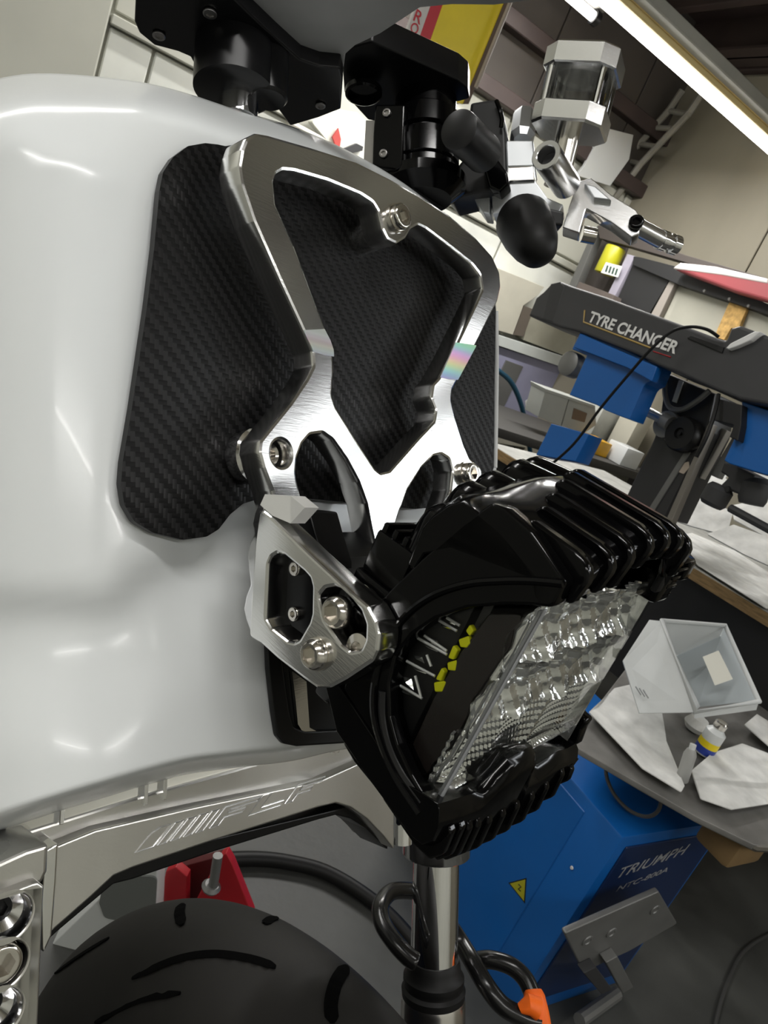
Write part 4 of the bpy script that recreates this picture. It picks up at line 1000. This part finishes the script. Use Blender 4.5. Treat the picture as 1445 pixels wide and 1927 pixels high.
bm = BM(); add_tube(bm, catmull([fA.pt(q, .012+k) for q, k in (((1352, 634), 0), (1 and (1330, 620), .02), ((1298, 615), .03), ((1262, 625), .04), ((1222, 660), .05), ((1180, 708), .05), ((1130, 768), .05), ((1080, 835), .05), ((1030, 880), .05))], 6), .0032, 8); part('cable', bm, BLKR, tm)
bm = BM(); add_tube(bm, catmull([fA.pt(q, -.0+k) for q, k in (((1352, 742), 0), ((1345, 775), .01), ((1330, 820), .02), ((1310, 860), .02))], 6), .004, 8); part('cable', bm, BLKR, tm)
# mounting head
hd = sl('mount_head', fC_, [(1362, 870), (1378, 872), (1420, 893), (1418, 906), (1408, 928), (1396, 932), (1352, 916), (1370, 898), (1355, 888)], .06, DRK, tm, off=.06, bev=.004)
bm = BM(); add_lathe(bm, fC_.pt((1345, 938), .05), Z, [(.020, -.016), (.026, -.008), (.026, .02), (.020, .028)], 20); part('head_roller', bm, DRK, hd)
bm = BM(); add_lathe(bm, fC_.pt((1418, 930), .04), (Z+D2*.3), [(.022, -.02), (.026, -.01), (.026, .02), (.018, .03)], 20); part('head_roller', bm, DRK, hd)
bm = BM(); add_lathe(bm, fC_.pt((1369, 921), .0605), -D1, [(.007, 0), (.006, .004)], 14); part('head_bolt', bm, BLK, hd)
bm = BM(); add_tube(bm, [fC_.pt((1374, 956), .08), fC_.pt((1460, 1003), .08)], .008, 10); part('head_rod', bm, DRK, hd)
# ---------------- workbench with papers
ZB = .90
wb = thing('workbench', 'wooden edged workbench covered in white papers behind the headlight', 'bench', RM(2.1, 1.0, 0))
fB_ = fz(ZB)
e0_, e1_ = atz(1303, 1066, ZB), atz(1560, 1222, ZB)
ed_ = (e1_-e0_).normalized(); en = V((-ed_.y, ed_.x, 0))     # en points away from the camera side
if en.dot(D1) < 0: en = -en
s0 = e0_-ed_*.9; s1 = e1_+ed_*.45
bm = BM(); add_poly_prism(bm, [s0, s1, s1+en*.85, s0+en*.85], -Z*.012); part('bench_top', bm, mat('dusty_bench_top', (.36, .36, .34), .7, var=.2, vscale=14), wb)
bm = BM(); add_poly_prism(bm, [s0-en*.004-Z*.002, s1-en*.004-Z*.002, s1+en*.03-Z*.002, s0+en*.03-Z*.002], -Z*.032); part('bench_edge', bm, mat('worn_wood', (.26, .165, .07), .6, var=.3, vscale=30, aniso=(1, 1, 8)), wb)
bm = BM(); add_poly_prism(bm, [s0+en*.05-Z*.034, s1+en*.05-Z*.034, s1+en*.75-Z*.034, s0+en*.75-Z*.034], -Z*.40); part('bench_body', bm, BLK, wb)
for k in (0, 1):
    for s in (s0, s1):
        if not k: continue
        q = s+en*(.1+.6*k)+(ed_ if s is s0 else -ed_)*.1
        bm = BM(); add_lathe(bm, V((q.x, q.y, 0)), Z, [(.03, 0), (.03, .47)], 12); part('leg', bm, BLK, wb)
def wavy(sd, amp, k=60):
    r = random.Random(sd); ph = [(r.uniform(.4, 1)*k, r.uniform(0, 2*pi), r.uniform(0, 6)) for _ in range(5)]
    def f(u, v): return sum(amp*abs(sin((u*cos(a)+v*sin(a))*w_+p)) for w_, a, p in ph)/3
    return f
def sheet(px, z, amp, label, sd, m=PAP, k=60, step=.02, nm='paper_sheet', cat='paper', group='papers on the workbench'):
    o = domed_sheet(nm, fz(z), px, 0, .002, wavy(sd, amp, k), [m], None, step=step, r=.004)
    return solo(o, label, cat, group)
sheet([(1262, 1012), (1300, 1006), (1380, 1040), (1460, 1090), (1470, 1150), (1440, 1148), (1312, 1066)], ZB+.004, .006, 'flat marked paper along the wooden bench edge', 1)
def heap(px, a, amp, label, sd, k=28, tilt=1.2):
    """crumpled paper standing in a heap on the bench, leaning back"""
    fr = Fr(RM(a, 0, 0), -D2, -D1+Z*tilt)
    c = sum((ray(*q) for q in px), V((0, 0, 0)))/len(px)
    q0 = CAM+c*((a-CAM.dot(D1))/c.dot(D1)); fr = Fr(q0, -D2, -D1+Z*tilt)
    o = domed_sheet('paper_heap', fr, px, 0, .004, wavy(sd, amp, k), [PAP], None, step=.02, r=.004)
    return solo(o, label, 'paper', 'papers on the workbench')
heap([(1262, 950), (1320, 955), (1378, 985), (1366, 1020), (1300, 1008), (1255, 990)], 1.95, .03, 'folded white paper beside the dark column', 2)
heap([(1280, 912), (1340, 902), (1390, 940), (1340, 975), (1280, 955)], 2.05, .035, 'crumpled white paper under the black mounting head', 3)
heap([(1375, 962), (1445, 950), (1480, 1000), (1450, 1022), (1380, 990)], 2.0, .02, 'bright white paper by the bench rod at right', 4)
heap([(1330, 1010), (1380, 995), (1460, 1022), (1480, 1085), (1400, 1050)], 1.9, .012, 'long folded paper strip on the marked paper', 5)
heap([(1408, 895), (1460, 880), (1490, 945), (1425, 955)], 2.15, .03, 'pale crumpled paper at the right edge behind the mounting head', 6)
heap([(1285, 870), (1335, 858), (1385, 890), (1360, 925), (1295, 920)], 2.2, .03, 'crumpled paper against the back of the bench column', 7)
# ---------------- tool tray table with bin, papers, bottles
ZT = .66
tt = thing('tray_table', 'grey steel tray table holding the white bin and papers', 'table', RM(1.55, .75, 0))
fT_ = fz(ZT)
tpx = [(1070, 1398), (1105, 1352), (1180, 1255), (1445, 1300), (1560, 1400), (1520, 1590), (1420, 1590), (1311, 1537), (1205, 1476)]
slab('tray_top', fT_, tpx, [], .012, .002, mat('tray_grey', (.20, .195, .185), .5, .3, var=.25, vscale=12), tt, r=.004)
bm = BM(); add_tube(bm, [atz(x, y, ZT-.008) for x, y in ((1072, 1400), (1205, 1480), (1311, 1540), (1420, 1594), (1520, 1600))], .008, 8); part('tray_rim', bm, mat('tray_rim', (.16, .15, .13), .4, .6), tt)
for px, m in (((1260, 1290), BLK), ((1400, 1320), BLK), ((1200, 1285), BLK)):
    q = atz(px[0], px[1], ZT); bm = BM(); add_lathe(bm, V((q.x, q.y, 0)), Z, [(.014, 0), (.014, ZT-.013)], 10); part('leg', bm, m, tt)
q = atz(1405, 1555, ZT-.02); bm = BM(); add_box(bm, Fr(q-Z*.075, D1, Z), (-.05, .07), (-.03, .05), (0, .064), .012); solo(part('foam_block', bm, mat('brown_foam', (.22, .14, .06), .8, var=.2)), 'brown foam block under the tray corner at right', 'foam')
q = atz(1165, 1470, ZT-.06)
bm = BM(); add_tube(bm, catmull([q+D2*.07*cos(a)+Z*(.05*sin(a)-.01)+D1*.05 for a in [2*pi*i/10 for i in range(10)]], 4, True), .004, 8, closed=True); solo(part('wire_loop', bm, mat('dull_wire', (.08, .075, .07), .4)), 'loop of dark wire hanging under the tray table', 'wire')
sheet([(1101, 1352), (1150, 1305), (1205, 1290), (1240, 1345), (1250, 1400), (1281, 1490), (1274, 1502), (1202, 1457)], ZT+.004, .012, 'white card sheet at the near edge of the tray', 11, k=18, group='papers on the tray')
sheet([(1293, 1462), (1335, 1425), (1390, 1408), (1445, 1432), (1500, 1445), (1470, 1515), (1368, 1536), (1312, 1512)], ZT+.004, .012, 'white paper with ragged corner at the right of the tray', 12, k=22, group='papers on the tray')
sheet([(1395, 1372), (1420, 1350), (1500, 1400), (1480, 1440), (1440, 1415)], ZT+.008, .012, 'narrow white paper behind the small bottle on the tray', 13, k=25, group='papers on the tray')
# white bin lying with its open side up and to the right
BIN = mat('translucent_bin', (.60, .62, .62), .35, var=.05)
def bp(x, y, d): return P(x, y, d)
bn = thing('storage_bin', 'white plastic storage bin with paper label inside on the tray', 'bin', atz(1290, 1345, ZT))
base = [bp(1172, 1243, 1.50), bp(1222, 1166, 1.66), bp(1345, 1235, 1.80), bp(1203, 1342, 1.56)]
rim_ = [bp(1248, 1163, 1.60), bp(1364, 1175, 1.70), bp(1429, 1318, 1.60), bp(1278, 1338, 1.49)]
def walls(bm, A_, B_, th, pairs):
    for i, j in pairs: 
        a, b, c, d = A_[i], A_[j], B_[j], B_[i]
        n = (b-a).cross(d-a).normalized()*th
        add_poly_prism(bm, [a, b, c, d], n)
# box in its own axes: u towards the opening, v along the rim, h across
# the bin stands on the tray leaning back: floor corner frame
o_ = atz(1206, 1345, ZT+.012)
ru = (bp(1278, 1338, proj_d := 1.50)-o_)
fbin = Fr(o_, D1*.86-D2*.12, V((-.1, -.12, 1)))
def binbox(): 
    pass
W3, D3, H3 = .20, .27, .13
e_u = (onp(1310, 1338, o_, -D2*.8-D1*.3)-o_)
def proj(q):
    v = q-CAM; d = v.dot(cF); return (722.5+FPX*v.dot(cR)/d, 963.5-FPX*v.dot(cU)/d)
# wall faces are laid out from the bin's eight corners
lo = [bp(1203, 1342, 1.44), bp(1172, 1243, 1.52), bp(1222, 1166, 1.68), bp(1340, 1320, 1.60)]
up_ = [bp(1308, 1340, 1.42), bp(1246, 1168, 1.60), bp(1364, 1177, 1.74), bp(1428, 1320, 1.56)]
def quad_wall(nm, q, th, m):
    n = (q[1]-q[0]).cross(q[3]-q[0]).normalized()
    if n.dot(CAM-q[0]) > 0: n = -n
    bm = BM(); add_poly_prism(bm, q, n*th); o = part(nm, bm, m, bn, smooth=None)
    md = o.modifiers.new('b', 'BEVEL'); md.width = .003; md.segments = 2; return o
quad_wall('end_wall', [lo[0], lo[1], lo[2], up_[1], up_[0]], .004, BIN)
quad_wall('inner_wall', [up_[1], up_[2], bp(1350, 1210, 1.80), bp(1270, 1235, 1.74)], .003, BIN)
quad_wall('bin_floor', [bp(1270, 1225, 1.76), bp(1362, 1180, 1.80), bp(1424, 1318, 1.66), bp(1312, 1330, 1.60)], .003, mat('bin_floor_grey', (.42, .46, .48), .35))
quad_wall('side_wall', [up_[1], bp(1268, 1222, 1.74), bp(1318, 1330, 1.54), up_[0]], .003, BIN)
bm = BM(); add_tube(bm, [up_[0], up_[1], up_[2], up_[3]], .006, 10, closed=True); part('rim', bm, BIN, bn)
bm = BM(); add_poly_prism(bm, [up_[0], up_[3], bp(1423, 1336, 1.55), bp(1306, 1352, 1.42)], V((.002, .004, 0))); part('rim_skirt', bm, BIN, bn, smooth=None)
lab = [bp(1322, 1236, 1.62), bp(1352, 1224, 1.64), bp(1379, 1278, 1.60), bp(1345, 1290, 1.58)]
bm = BM(); add_poly_prism(bm, lab, (CAM-lab[0]).normalized()*.001); part('paper_label', bm, mat('cream_label', (.66, .65, .58), .7), bn, 'cream paper label', None)
for k in range(3):
    bm = BM(); a = P(1196+k*7, 1292+k*3, 1.455-k*.004); b = P(1206+k*7, 1308+k*3, 1.445-k*.004); add_tube(bm, [a, b], .0014, 6); part('moulded_mark', bm, mat('grey_print', (.3, .31, .32), .5), bn)
# small bottle with yellow and blue label, spray cap, clear jar
q = atz(1322, 1416, ZT+.006)
ax_ = Z; bt = thing('small_bottle', 'small bottle with yellow and blue label standing before the white bin', 'bottle', q)
bm = BM(); add_lathe(bm, q, ax_, [(.019, 0), (.021, .003), (.021, .056), (.012, .064), (.012, .068)], 24); part('body', bm, WPL, bt)
bm = BM(); add_lathe(bm, q+ax_*.004, ax_, [(.0214, 0), (.0214, .016)], 24, cap=False); part('blue_band', bm, mat('label_blue', (.03, .06, .35), .4), bt)
bm = BM(); add_lathe(bm, q+ax_*.020, ax_, [(.0214, 0), (.0214, .015)], 24, cap=False); part('yellow_band', bm, YLW, bt)
bm = BM(); add_lathe(bm, q+ax_*.066, ax_, [(.0125, 0), (.0135, .002), (.0135, .013), (.011, .016)], 20); part('cap', bm, SST, bt)
q = atz(1282, 1470, ZT+.006); jr = thing('clear_jar', 'narrow grey tube standing between the two tray papers', 'tube', q)
bm = BM(); add_lathe(bm, q, (Z+D2*.25).normalized(), [(.010, 0), (.012, .003), (.012, .055), (.008, .066)], 20); part('body', bm, mat('frosted_grey', (.36, .36, .35), .4), jr)
bm = BM(); add_lathe(bm, q+(Z+D2*.25).normalized()*.066, (Z+D2*.25).normalized(), [(.006, 0), (.006, .01)], 16); part('cap', bm, WPL, jr)
q = atz(1305, 1372, ZT+.006); bm = BM(); add_lathe(bm, q, Z, [(.02, 0), (.028, .012), (.02, .03), (.006, .036)], 14); solo(part('rag', bm, PAP), 'crumpled white rag under the bin rim', 'rag')
q = atz(1268, 1140, .60); 
# ---------------- wall side clutter: cabinet, boxes, hose
fw = fb(3.20)
LAV = mat('lavender_panel', (.30, .30, .42), .6, var=.06)
cabw = thing('wall_cabinet', 'lavender grey wall cabinet with pale top ledge right of the carbon panel', 'cabinet', fw.pt((1000, 760)))
sl('body', fw, [(925, 648), (1000, 672), (1085, 700), (1090, 745), (1020, 812), (925, 795)], .10, LAV, cabw, off=0)
sl('top_ledge', fw, [(925, 626), (1076, 676), (1078, 698), (925, 646)], .14, mat('pale_ledge', (.55, .58, .56), .5), cabw, off=.03)
sl('grey_strip', fw, [(953, 678), (985, 690), (936, 792), (925, 792), (925, 735)], .01, mat('grey_strip', (.12, .12, .115), .6), cabw, off=.008)
sl('lower_ledge', fw, [(925, 790), (1025, 822), (1020, 848), (925, 832)], .12, CRM, cabw, off=.02)
sl('sticker', fw, [(988, 755), (1000, 747), (1008, 770), (990, 772)], .002, WHP, cabw, off=.002, bev=.0005)
bx = thing('cream_cupboard', 'cream wall cupboard above the lavender cabinet with dark side gap', 'cupboard', fw.pt((960, 580)))
sl('body', fw, [(925, 500), (1025, 540), (1012, 556), (985, 575), (965, 630), (925, 618)], .10, CRM, bx, off=.02)
sl('side_rail', fw, [(986, 576), (1004, 582), (985, 634), (966, 630)], .06, mat('brown_rail', (.12, .10, .08), .6), bx, off=.015)
sl('lower_panel', fw, [(996, 592), (1085, 622), (1080, 676), (985, 640)], .08, mat('olive_panel', (.30, .29, .23), .6, var=.1), bx, off=.01)
fx_ = fb(2.38)
gb_ = thing('grey_carton', 'grey plastic box below the first blue bracket', 'box', fx_.pt((1060, 800)))
GBX = mat('grey_box', (.33, .34, .32), .55, var=.05)
sl('front', fx_, [(1026, 735), (1070, 750), (1055, 802), (1012, 784)], .10, GBX, gb_, off=.01)
sl('side', fx_, [(1072, 748), (1120, 765), (1122, 800), (1100, 815), (1057, 802)], .10, GBX, gb_, off=0)
sl('box_lid', fx_, [(1026, 731), (1120, 763), (1120, 768), (1026, 738)], .11, GBX, gb_, off=.015)
sl('brown_mark', fx_, [(1080, 768), (1105, 778), (1100, 795), (1076, 788)], .003, mat('brown_mark', (.13, .09, .06), .7), gb_, off=.003, bev=.0005)
bm = BM(); add_tube(bm, catmull([fb(3.0).pt(q) for q in ((925, 692), (938, 698), (962, 720), (980, 760), (991, 810), (999, 860))], 6), .014, 10); solo(part('hose', bm, mat('petrol_blue_hose', (.01, .05, .085), .4)), 'dark blue hose curving beside the carbon panel edge', 'hose')
bbn = thing('back_bench', 'cluttered back bench behind the tyre machine column', 'bench', RM(2.3, 2.3, 0))
bq = [fb(2.25).pt((925, 868)), fb(2.25).pt((1240, 980))]
zbb = .93
bm = BM(); rbox(bm, (1.1, 3.1), (2.2, 2.9), (zbb-.04, zbb), .004); part('bench_top', bm, mat('dark_bench', (.05, .048, .045), .6), bbn)
for a in (1.15, 3.0):
    for b in (2.25, 2.82):
        bm = BM(); rbox(bm, (a, a+.06), (b, b+.06), (0, zbb-.04)); part('leg', bm, STEEL, bbn)
def bench_box(nm, px0, px1, b, hgt, wid, m, label, cat, grp=None):
    """small box on the back bench whose base centre shows at px0"""
    v = ray(*px0); q = CAM+v*((RM(0, b, 0).dot(D2)-CAM.dot(D2))/v.dot(D2)); a = q.dot(D1)
    bm = BM(); rbox(bm, (a-wid/2, a+wid/2), (b, b+.12), (zbb+.001, zbb+.001+hgt), .004); return solo(part(nm, bm, m), label, cat, grp)
bench_box('orange_box', (1110, 875), 0, 2.30, .07, .16, mat('orange_box', (.62, .33, .01), .5, var=.2, vscale=20), 'orange and yellow carton just above the headlight fins', 'carton')
bench_box('white_box', (1176, 890), 0, 2.22, .09, .13, WPL, 'white box left of the dark column on the back bench', 'box')
bench_box('pale_box', (1190, 840), 0, 2.36, .26, .10, CRM, 'tall pale box standing left of the dark column', 'box')
bench_box('clear_box', (1135, 820), 0, 2.50, .22, .18, mat('greyish_plastic', (.38, .39, .36), .4, var=.2, vscale=10), 'greyish plastic box beside the small red box', 'box')
cb_ = bpy.data.objects['clear_box']; tz = max((cb_.location+v.co).z for v in cb_.data.vertices)
bm = BM(); c0 = cb_.location; fb0 = Fr(V((c0.x, c0.y, tz+.001)), D1, Z); add_box(bm, fb0, (-.02, .07), (-.05, .02), (0, .05), .004); solo(part('red_box', bm, RED), 'small red box lying on the greyish plastic box by the column', 'box')
gq = fb(2.28).pt((1168, 853)); bm = BM(); add_lathe(bm, gq, -D2, [(.028, 0), (.030, .004), (.030, .02), (.026, .022)], 28); gg = thing('gauge', 'round white dial gauge in front of the pale box', 'gauge', V((gq.x, gq.y, zbb)))
part('dial', bm, mat('dial_white', (.55, .57, .62), .3), gg)
bm = BM(); add_tube(bm, [gq+D2*.01-Z*.025, V((gq.x, gq.y, zbb+.002))+D2*.01], .006, 8); part('stem', bm, BLK, gg)
# ---------------- rack at the right with can, red tank and foam
fr2 = fa(2.75)
rk = thing('storage_rack', 'dark steel storage rack against the right wall', 'rack', RM(2.85, .9, 0))
sl('post', fr2, [(1118, 428), (1130, 424), (1088, 528), (1060, 600), (1048, 596), (1074, 528)], .05, mat('rack_grey', (.10, .10, .095), .6), rk)
sl('post', fr2, [(1180, 478), (1195, 482), (1150, 570), (1138, 564)], .05, mat('lavender_post', (.32, .30, .36), .6, var=.15), rk, off=.01)
sl('upper_rail', fr2, [(1124, 424), (1160, 424), (1185, 442), (1290, 480), (1445, 524), (1560, 565), (1560, 578), (1290, 494), (1180, 462), (1128, 448)], .06, mat('rack_brown', (.055, .045, .04), .6), rk, off=.01)
sl('lower_rail', fr2, [(1192, 482), (1205, 484), (1290, 506), (1445, 572), (1600, 640), (1600, 668), (1445, 592), (1275, 535), (1190, 498)], .08, BLK, rk, off=.02)
sl('dark_panel', fr2, [(1192, 494), (1262, 522), (1222, 590), (1160, 566)], .03, BLK, rk, off=0)
sl('back_panel', fr2, [(1130, 446), (1180, 462), (1140, 560), (1086, 535)], .02, mat('rack_back', (.06, .05, .045), .7), rk, off=-.12)
sl('post', fr2, [(1262, 524), (1272, 528), (1238, 600), (1222, 596)], .03, mat('pale_post', (.30, .27, .24), .6), rk, off=.005)
sl('shelf_floor', fr2, [(1090, 530), (1155, 555), (1150, 572), (1080, 548)], .2, mat('rack_shelf', (.10, .08, .07), .7, var=.2), rk, off=.06)
for px in ((1326, 548), (1373, 563), (1409, 576)):
    bm = BM(); add_lathe(bm, fr2.pt(px, .02), -D1, [(.008, 0), (.006, .006)], 12); part('rivet', bm, STG, rk)
for q in (RM(2.78, 1.35, 0), RM(2.78, -.4, 0)):
    bm = BM(); add_lathe(bm, q, Z, [(.025, 0), (.025, 1.0)], 10); part('leg', bm, BLK, rk)
q = fr2.pt((1136, 515), -.02); yc = thing('yellow_can', 'yellow can with white label on the rack', 'can', q)
bm = BM(); add_lathe(bm, q, Z, [(.050, 0), (.052, .004), (.052, .13), (.048, .136), (.03, .14)], 28); part('body', bm, mat('can_yellow', (.42, .40, .01), .4), yc)
bm = BM(); fcan = fa(2.72); 
sl('can_label', fcan, [(1140, 493), (1170, 501), (1162, 522), (1130, 513)], .004, WHP, yc, off=.004, bev=.001)
for k in range(4):
    sl('print_mark', fcan, [(1142+k*6, 499+k*2), (1145+k*6, 500+k*2), (1141+k*6, 512+k*2), (1138+k*6, 511+k*2)], .001, mat('dark_print', (.03, .07, .05), .6), yc, off=.0055, bev=.0002, r=0)
bm.free()
rt = thing('red_tank', 'red and white rounded bodywork part lying on the rack', 'bodywork', fr2.pt((1380, 545)))
sl('shell', fr2, [(1266, 505), (1280, 496), (1345, 503), (1445, 526), (1560, 560), (1560, 610), (1445, 567), (1380, 548), (1310, 522)], .055, mat('faded_red', (.36, .07, .08), .4), rt, off=.085, bev=.012, r=.01)
sl('white_flank', fr2, [(1264, 505), (1280, 494), (1345, 501), (1445, 524), (1445, 534), (1360, 518), (1300, 510)], .053, mat('bodywork_white', (.70, .66, .64), .35), rt, off=.088, bev=.006, r=.006)
sl('foam_strip', fr2, [(1372, 568), (1405, 580), (1388, 622), (1376, 617), (1362, 640), (1345, 634), (1350, 618)], .020, mat('yellow_foam', (.58, .36, .12), .8, var=.35, vscale=40), None, off=-.002, r=.004)
fo = bpy.data.objects['foam_strip']; solo(fo, 'piece of yellow foam hanging under the rack rail', 'foam')
sl('pale_board', fr2, [(1272, 530), (1376, 570), (1345, 640), (1240, 600)], .02, mat('pale_board', (.46, .45, .38), .7, var=.05), rk, off=-.03)
sl('pale_board', fr2, [(1405, 580), (1600, 660), (1560, 720), (1390, 630)], .02, mat('pale_board', (.46, .45, .38), .7), rk, off=-.03)
# ---------------- ladder, white board on the far wall
fl_ = fa(2.98)
ld = thing('ladder', 'grey steel ladder leaning high against the right wall', 'ladder', fl_.pt((1140, 390)))
LAD = mat('ladder_grey', (.22, .21, .18), .6, var=.15)
r1_ = [(1130, 376), (1172, 306), (1259, 207), (1284, 170)]; r2_ = [(1152, 380), (1205, 309), (1297, 212), (1318, 180)]
for r_ in (r1_, r2_):
    bm = BM()
    for a, b in zip(r_, r_[1:]): add_tube(bm, [fl_.pt(a), fl_.pt(b)], .018, 8)
    part('rail', bm, LAD, ld)
for a, b in (((1150, 350), (1174, 352)), ((1172, 300), (1205, 309)), ((1197, 270), (1234, 276)), ((1232, 240), (1264, 242)), ((1258, 208), (1298, 216)), ((1138, 330), (1168, 340))):
    bm = BM(); add_tube(bm, [fl_.pt(a), fl_.pt(b)], .014, 8); part('rung', bm, LAD, ld)
wbd = sl('white_board', fb(3.20), [(1138, 240), (1192, 254), (1184, 300), (1148, 350), (1085, 330), (1100, 312)], .02, mat('white_board', (.48, .49, .48), .5), None, off=0)
solo(wbd, 'white board high on the wall left of the ladder', 'board')
# ---------------- yellow sign post at the top
fs2 = fb(2.0)
sg = thing('yellow_sign', 'tall yellow sign with red stripe and lettered white stripe at the top', 'sign', fs2.pt((850, 170)))
def strip(nm, a, b, m, off, t=.012): return sl(nm, fs2, [a[0], b[0], b[1], a[1]], t, m, sg, off=off, bev=.001, r=0)
Lw0, Lw1 = (738, 160), (826, -90); 
strip('white_stripe', ((729, 160), (818, -90)), ((756, 165), (845, -88)), mat('sign_white', (.62, .60, .57), .5, var=.08, vscale=15), 0)
strip('red_stripe', ((756, 165), (845, -88)), ((777, 170), (866, -86)), mat('sign_red', (.50, .012, .025), .4), 0)
strip('yellow_field', ((777, 170), (866, -86)), ((872, 196), (988, -90)), YLW, 0, .02)
strip('sign_edge', ((872, 196), (988, -90)), ((882, 196), (1000, -90)), mat('brown_timber', (.10, .065, .045), .6), .004, .05)
bm = BM(); add_tube(bm, [fs2.pt((895, 165), .03), fs2.pt((960, 5), .03), fs2.pt((1000, -90), .03)], .006, 8); part('sign_cable', bm, mat('pale_cable', (.30, .25, .20), .5), sg)
for ch, px in (('R', (787, 32)), ('Q', (779, 55)), ('U', (771, 80)), ('I', (764, 102))):
    c = V(fs2.uv(px)); hw = .012 if ch != 'I' else .003
    lettering('letter', ch, fs2.up(.0012), (c.x-hw, c.y-.014), (c.x+hw, c.y-.014), .028, mat('sign_red', (.50, .012, .025), .4), sg, bold=.01)
# ---------------- things seen between fairing and clamps
bg_ = sl('white_sack', fw, [(585, 228), (640, 206), (672, 212), (692, 230), (690, 300), (662, 318), (640, 300), (618, 268)], .05, mat('white_sack', (.72, .72, .66), .7, bump=(20, .4, .01)), None, off=.03, r=.01)
solo(bg_, 'white sack hanging on the wall seen between fairing and bar clamp', 'sack')
rd = sl('red_tag', fw, [(637, 240), (642, 262), (640, 276), (632, 276), (625, 258)], .01, mat('tag_red', (.5, .07, .06), .5), None, off=.047); solo(rd, 'small red tag on the white sack', 'tag')
dk = sl('dark_pouch', fw, [(642, 282), (672, 270), (684, 276), (682, 284), (655, 290)], .02, DRK, None, off=.055); solo(dk, 'small dark pouch at the bottom of the white sack', 'pouch')
bm = BM(); add_tube(bm, [fw.pt((545, 232), .05), fw.pt((600, 262), .05), fw.pt((640, 292), .05), fw.pt((720, 345), .05)], .016, 10); solo(part('pipe', bm, mat('pale_pipe', (.5, .48, .42), .5)), 'pale pipe running down the wall behind the fairing edge', 'pipe')
# ---------------- under the motorcycle
q = atz(370, 1760, 0); fj = Fr(q, cR*.9+V((.2, 0, 0)), V((-q.x, -q.y, 0)))
jk = thing('red_jack', 'red steel jack on the floor behind the front tyre', 'jack', q)
for k, px in enumerate(([(296, 1712), (312, 1640), (330, 1632), (352, 1650), (350, 1770), (300, 1770)], [(414, 1612), (425, 1606), (436, 1625), (474, 1720), (480, 1770), (380, 1770), (360, 1712)])):
    sl('jack_plate', fj, px, .02, RED, jk, off=.04 if k else .02)
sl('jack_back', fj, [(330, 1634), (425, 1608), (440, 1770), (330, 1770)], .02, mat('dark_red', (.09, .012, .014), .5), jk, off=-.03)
bm = BM(); add_tube(bm, [fj.pt((410, 1610), .07), fj.pt((401, 1668), .07)], .009, 12); part('jack_pin', bm, STG, jk)
bm = BM(); add_lathe(bm, fj.pt((396, 1672), .07), Z, [(.016, 0), (.018, .005), (.013, .011)], 16); part('jack_cup', bm, STG, jk)
q = atz(190, 1800, 0); fh = Fr(q, cR, V((-q.x, -q.y, 0)))
wc_ = thing('white_crate', 'white plastic crate with grey rounded opening behind the tyre', 'crate', q)
sl('crate_wall', fh, [(60, 1860), (95, 1780), (240, 1640), (296, 1626), (294, 1700), (288, 1860)], .06, WPL, wc_, off=0, r=.006)
sl('crate_opening', fh, [(190, 1680), (205, 1662), (250, 1648), (296, 1650), (292, 1712), (230, 1735), (196, 1728), (186, 1700)], .004, mat('crate_grey', (.17, .18, .175), .5), wc_, off=.003, r=.012, bev=.001)
bm = BM(); add_tube(bm, catmull([atz(x, y, .02) for x, y in ((420, 1618), (480, 1616), (540, 1622), (610, 1640), (680, 1680), (740, 1730), (800, 1800))], 6), .017, 12); solo(part('floor_hose', bm, BLKR), 'black hose lying on the concrete floor behind the fork leg', 'hose')
# cable on the floor at the lower right
bm = BM(); add_tube(bm, catmull([atz(x, y, .006) for x, y in ((1340, 1960), (1352, 1900), (1372, 1840), (1400, 1790), (1445, 1760), (1500, 1740))], 6), .005, 8); solo(part('floor_cable', bm, mat('dusty_cable', (.05, .05, .048), .7)), 'thin dusty cable on the floor at the lower right', 'cable')
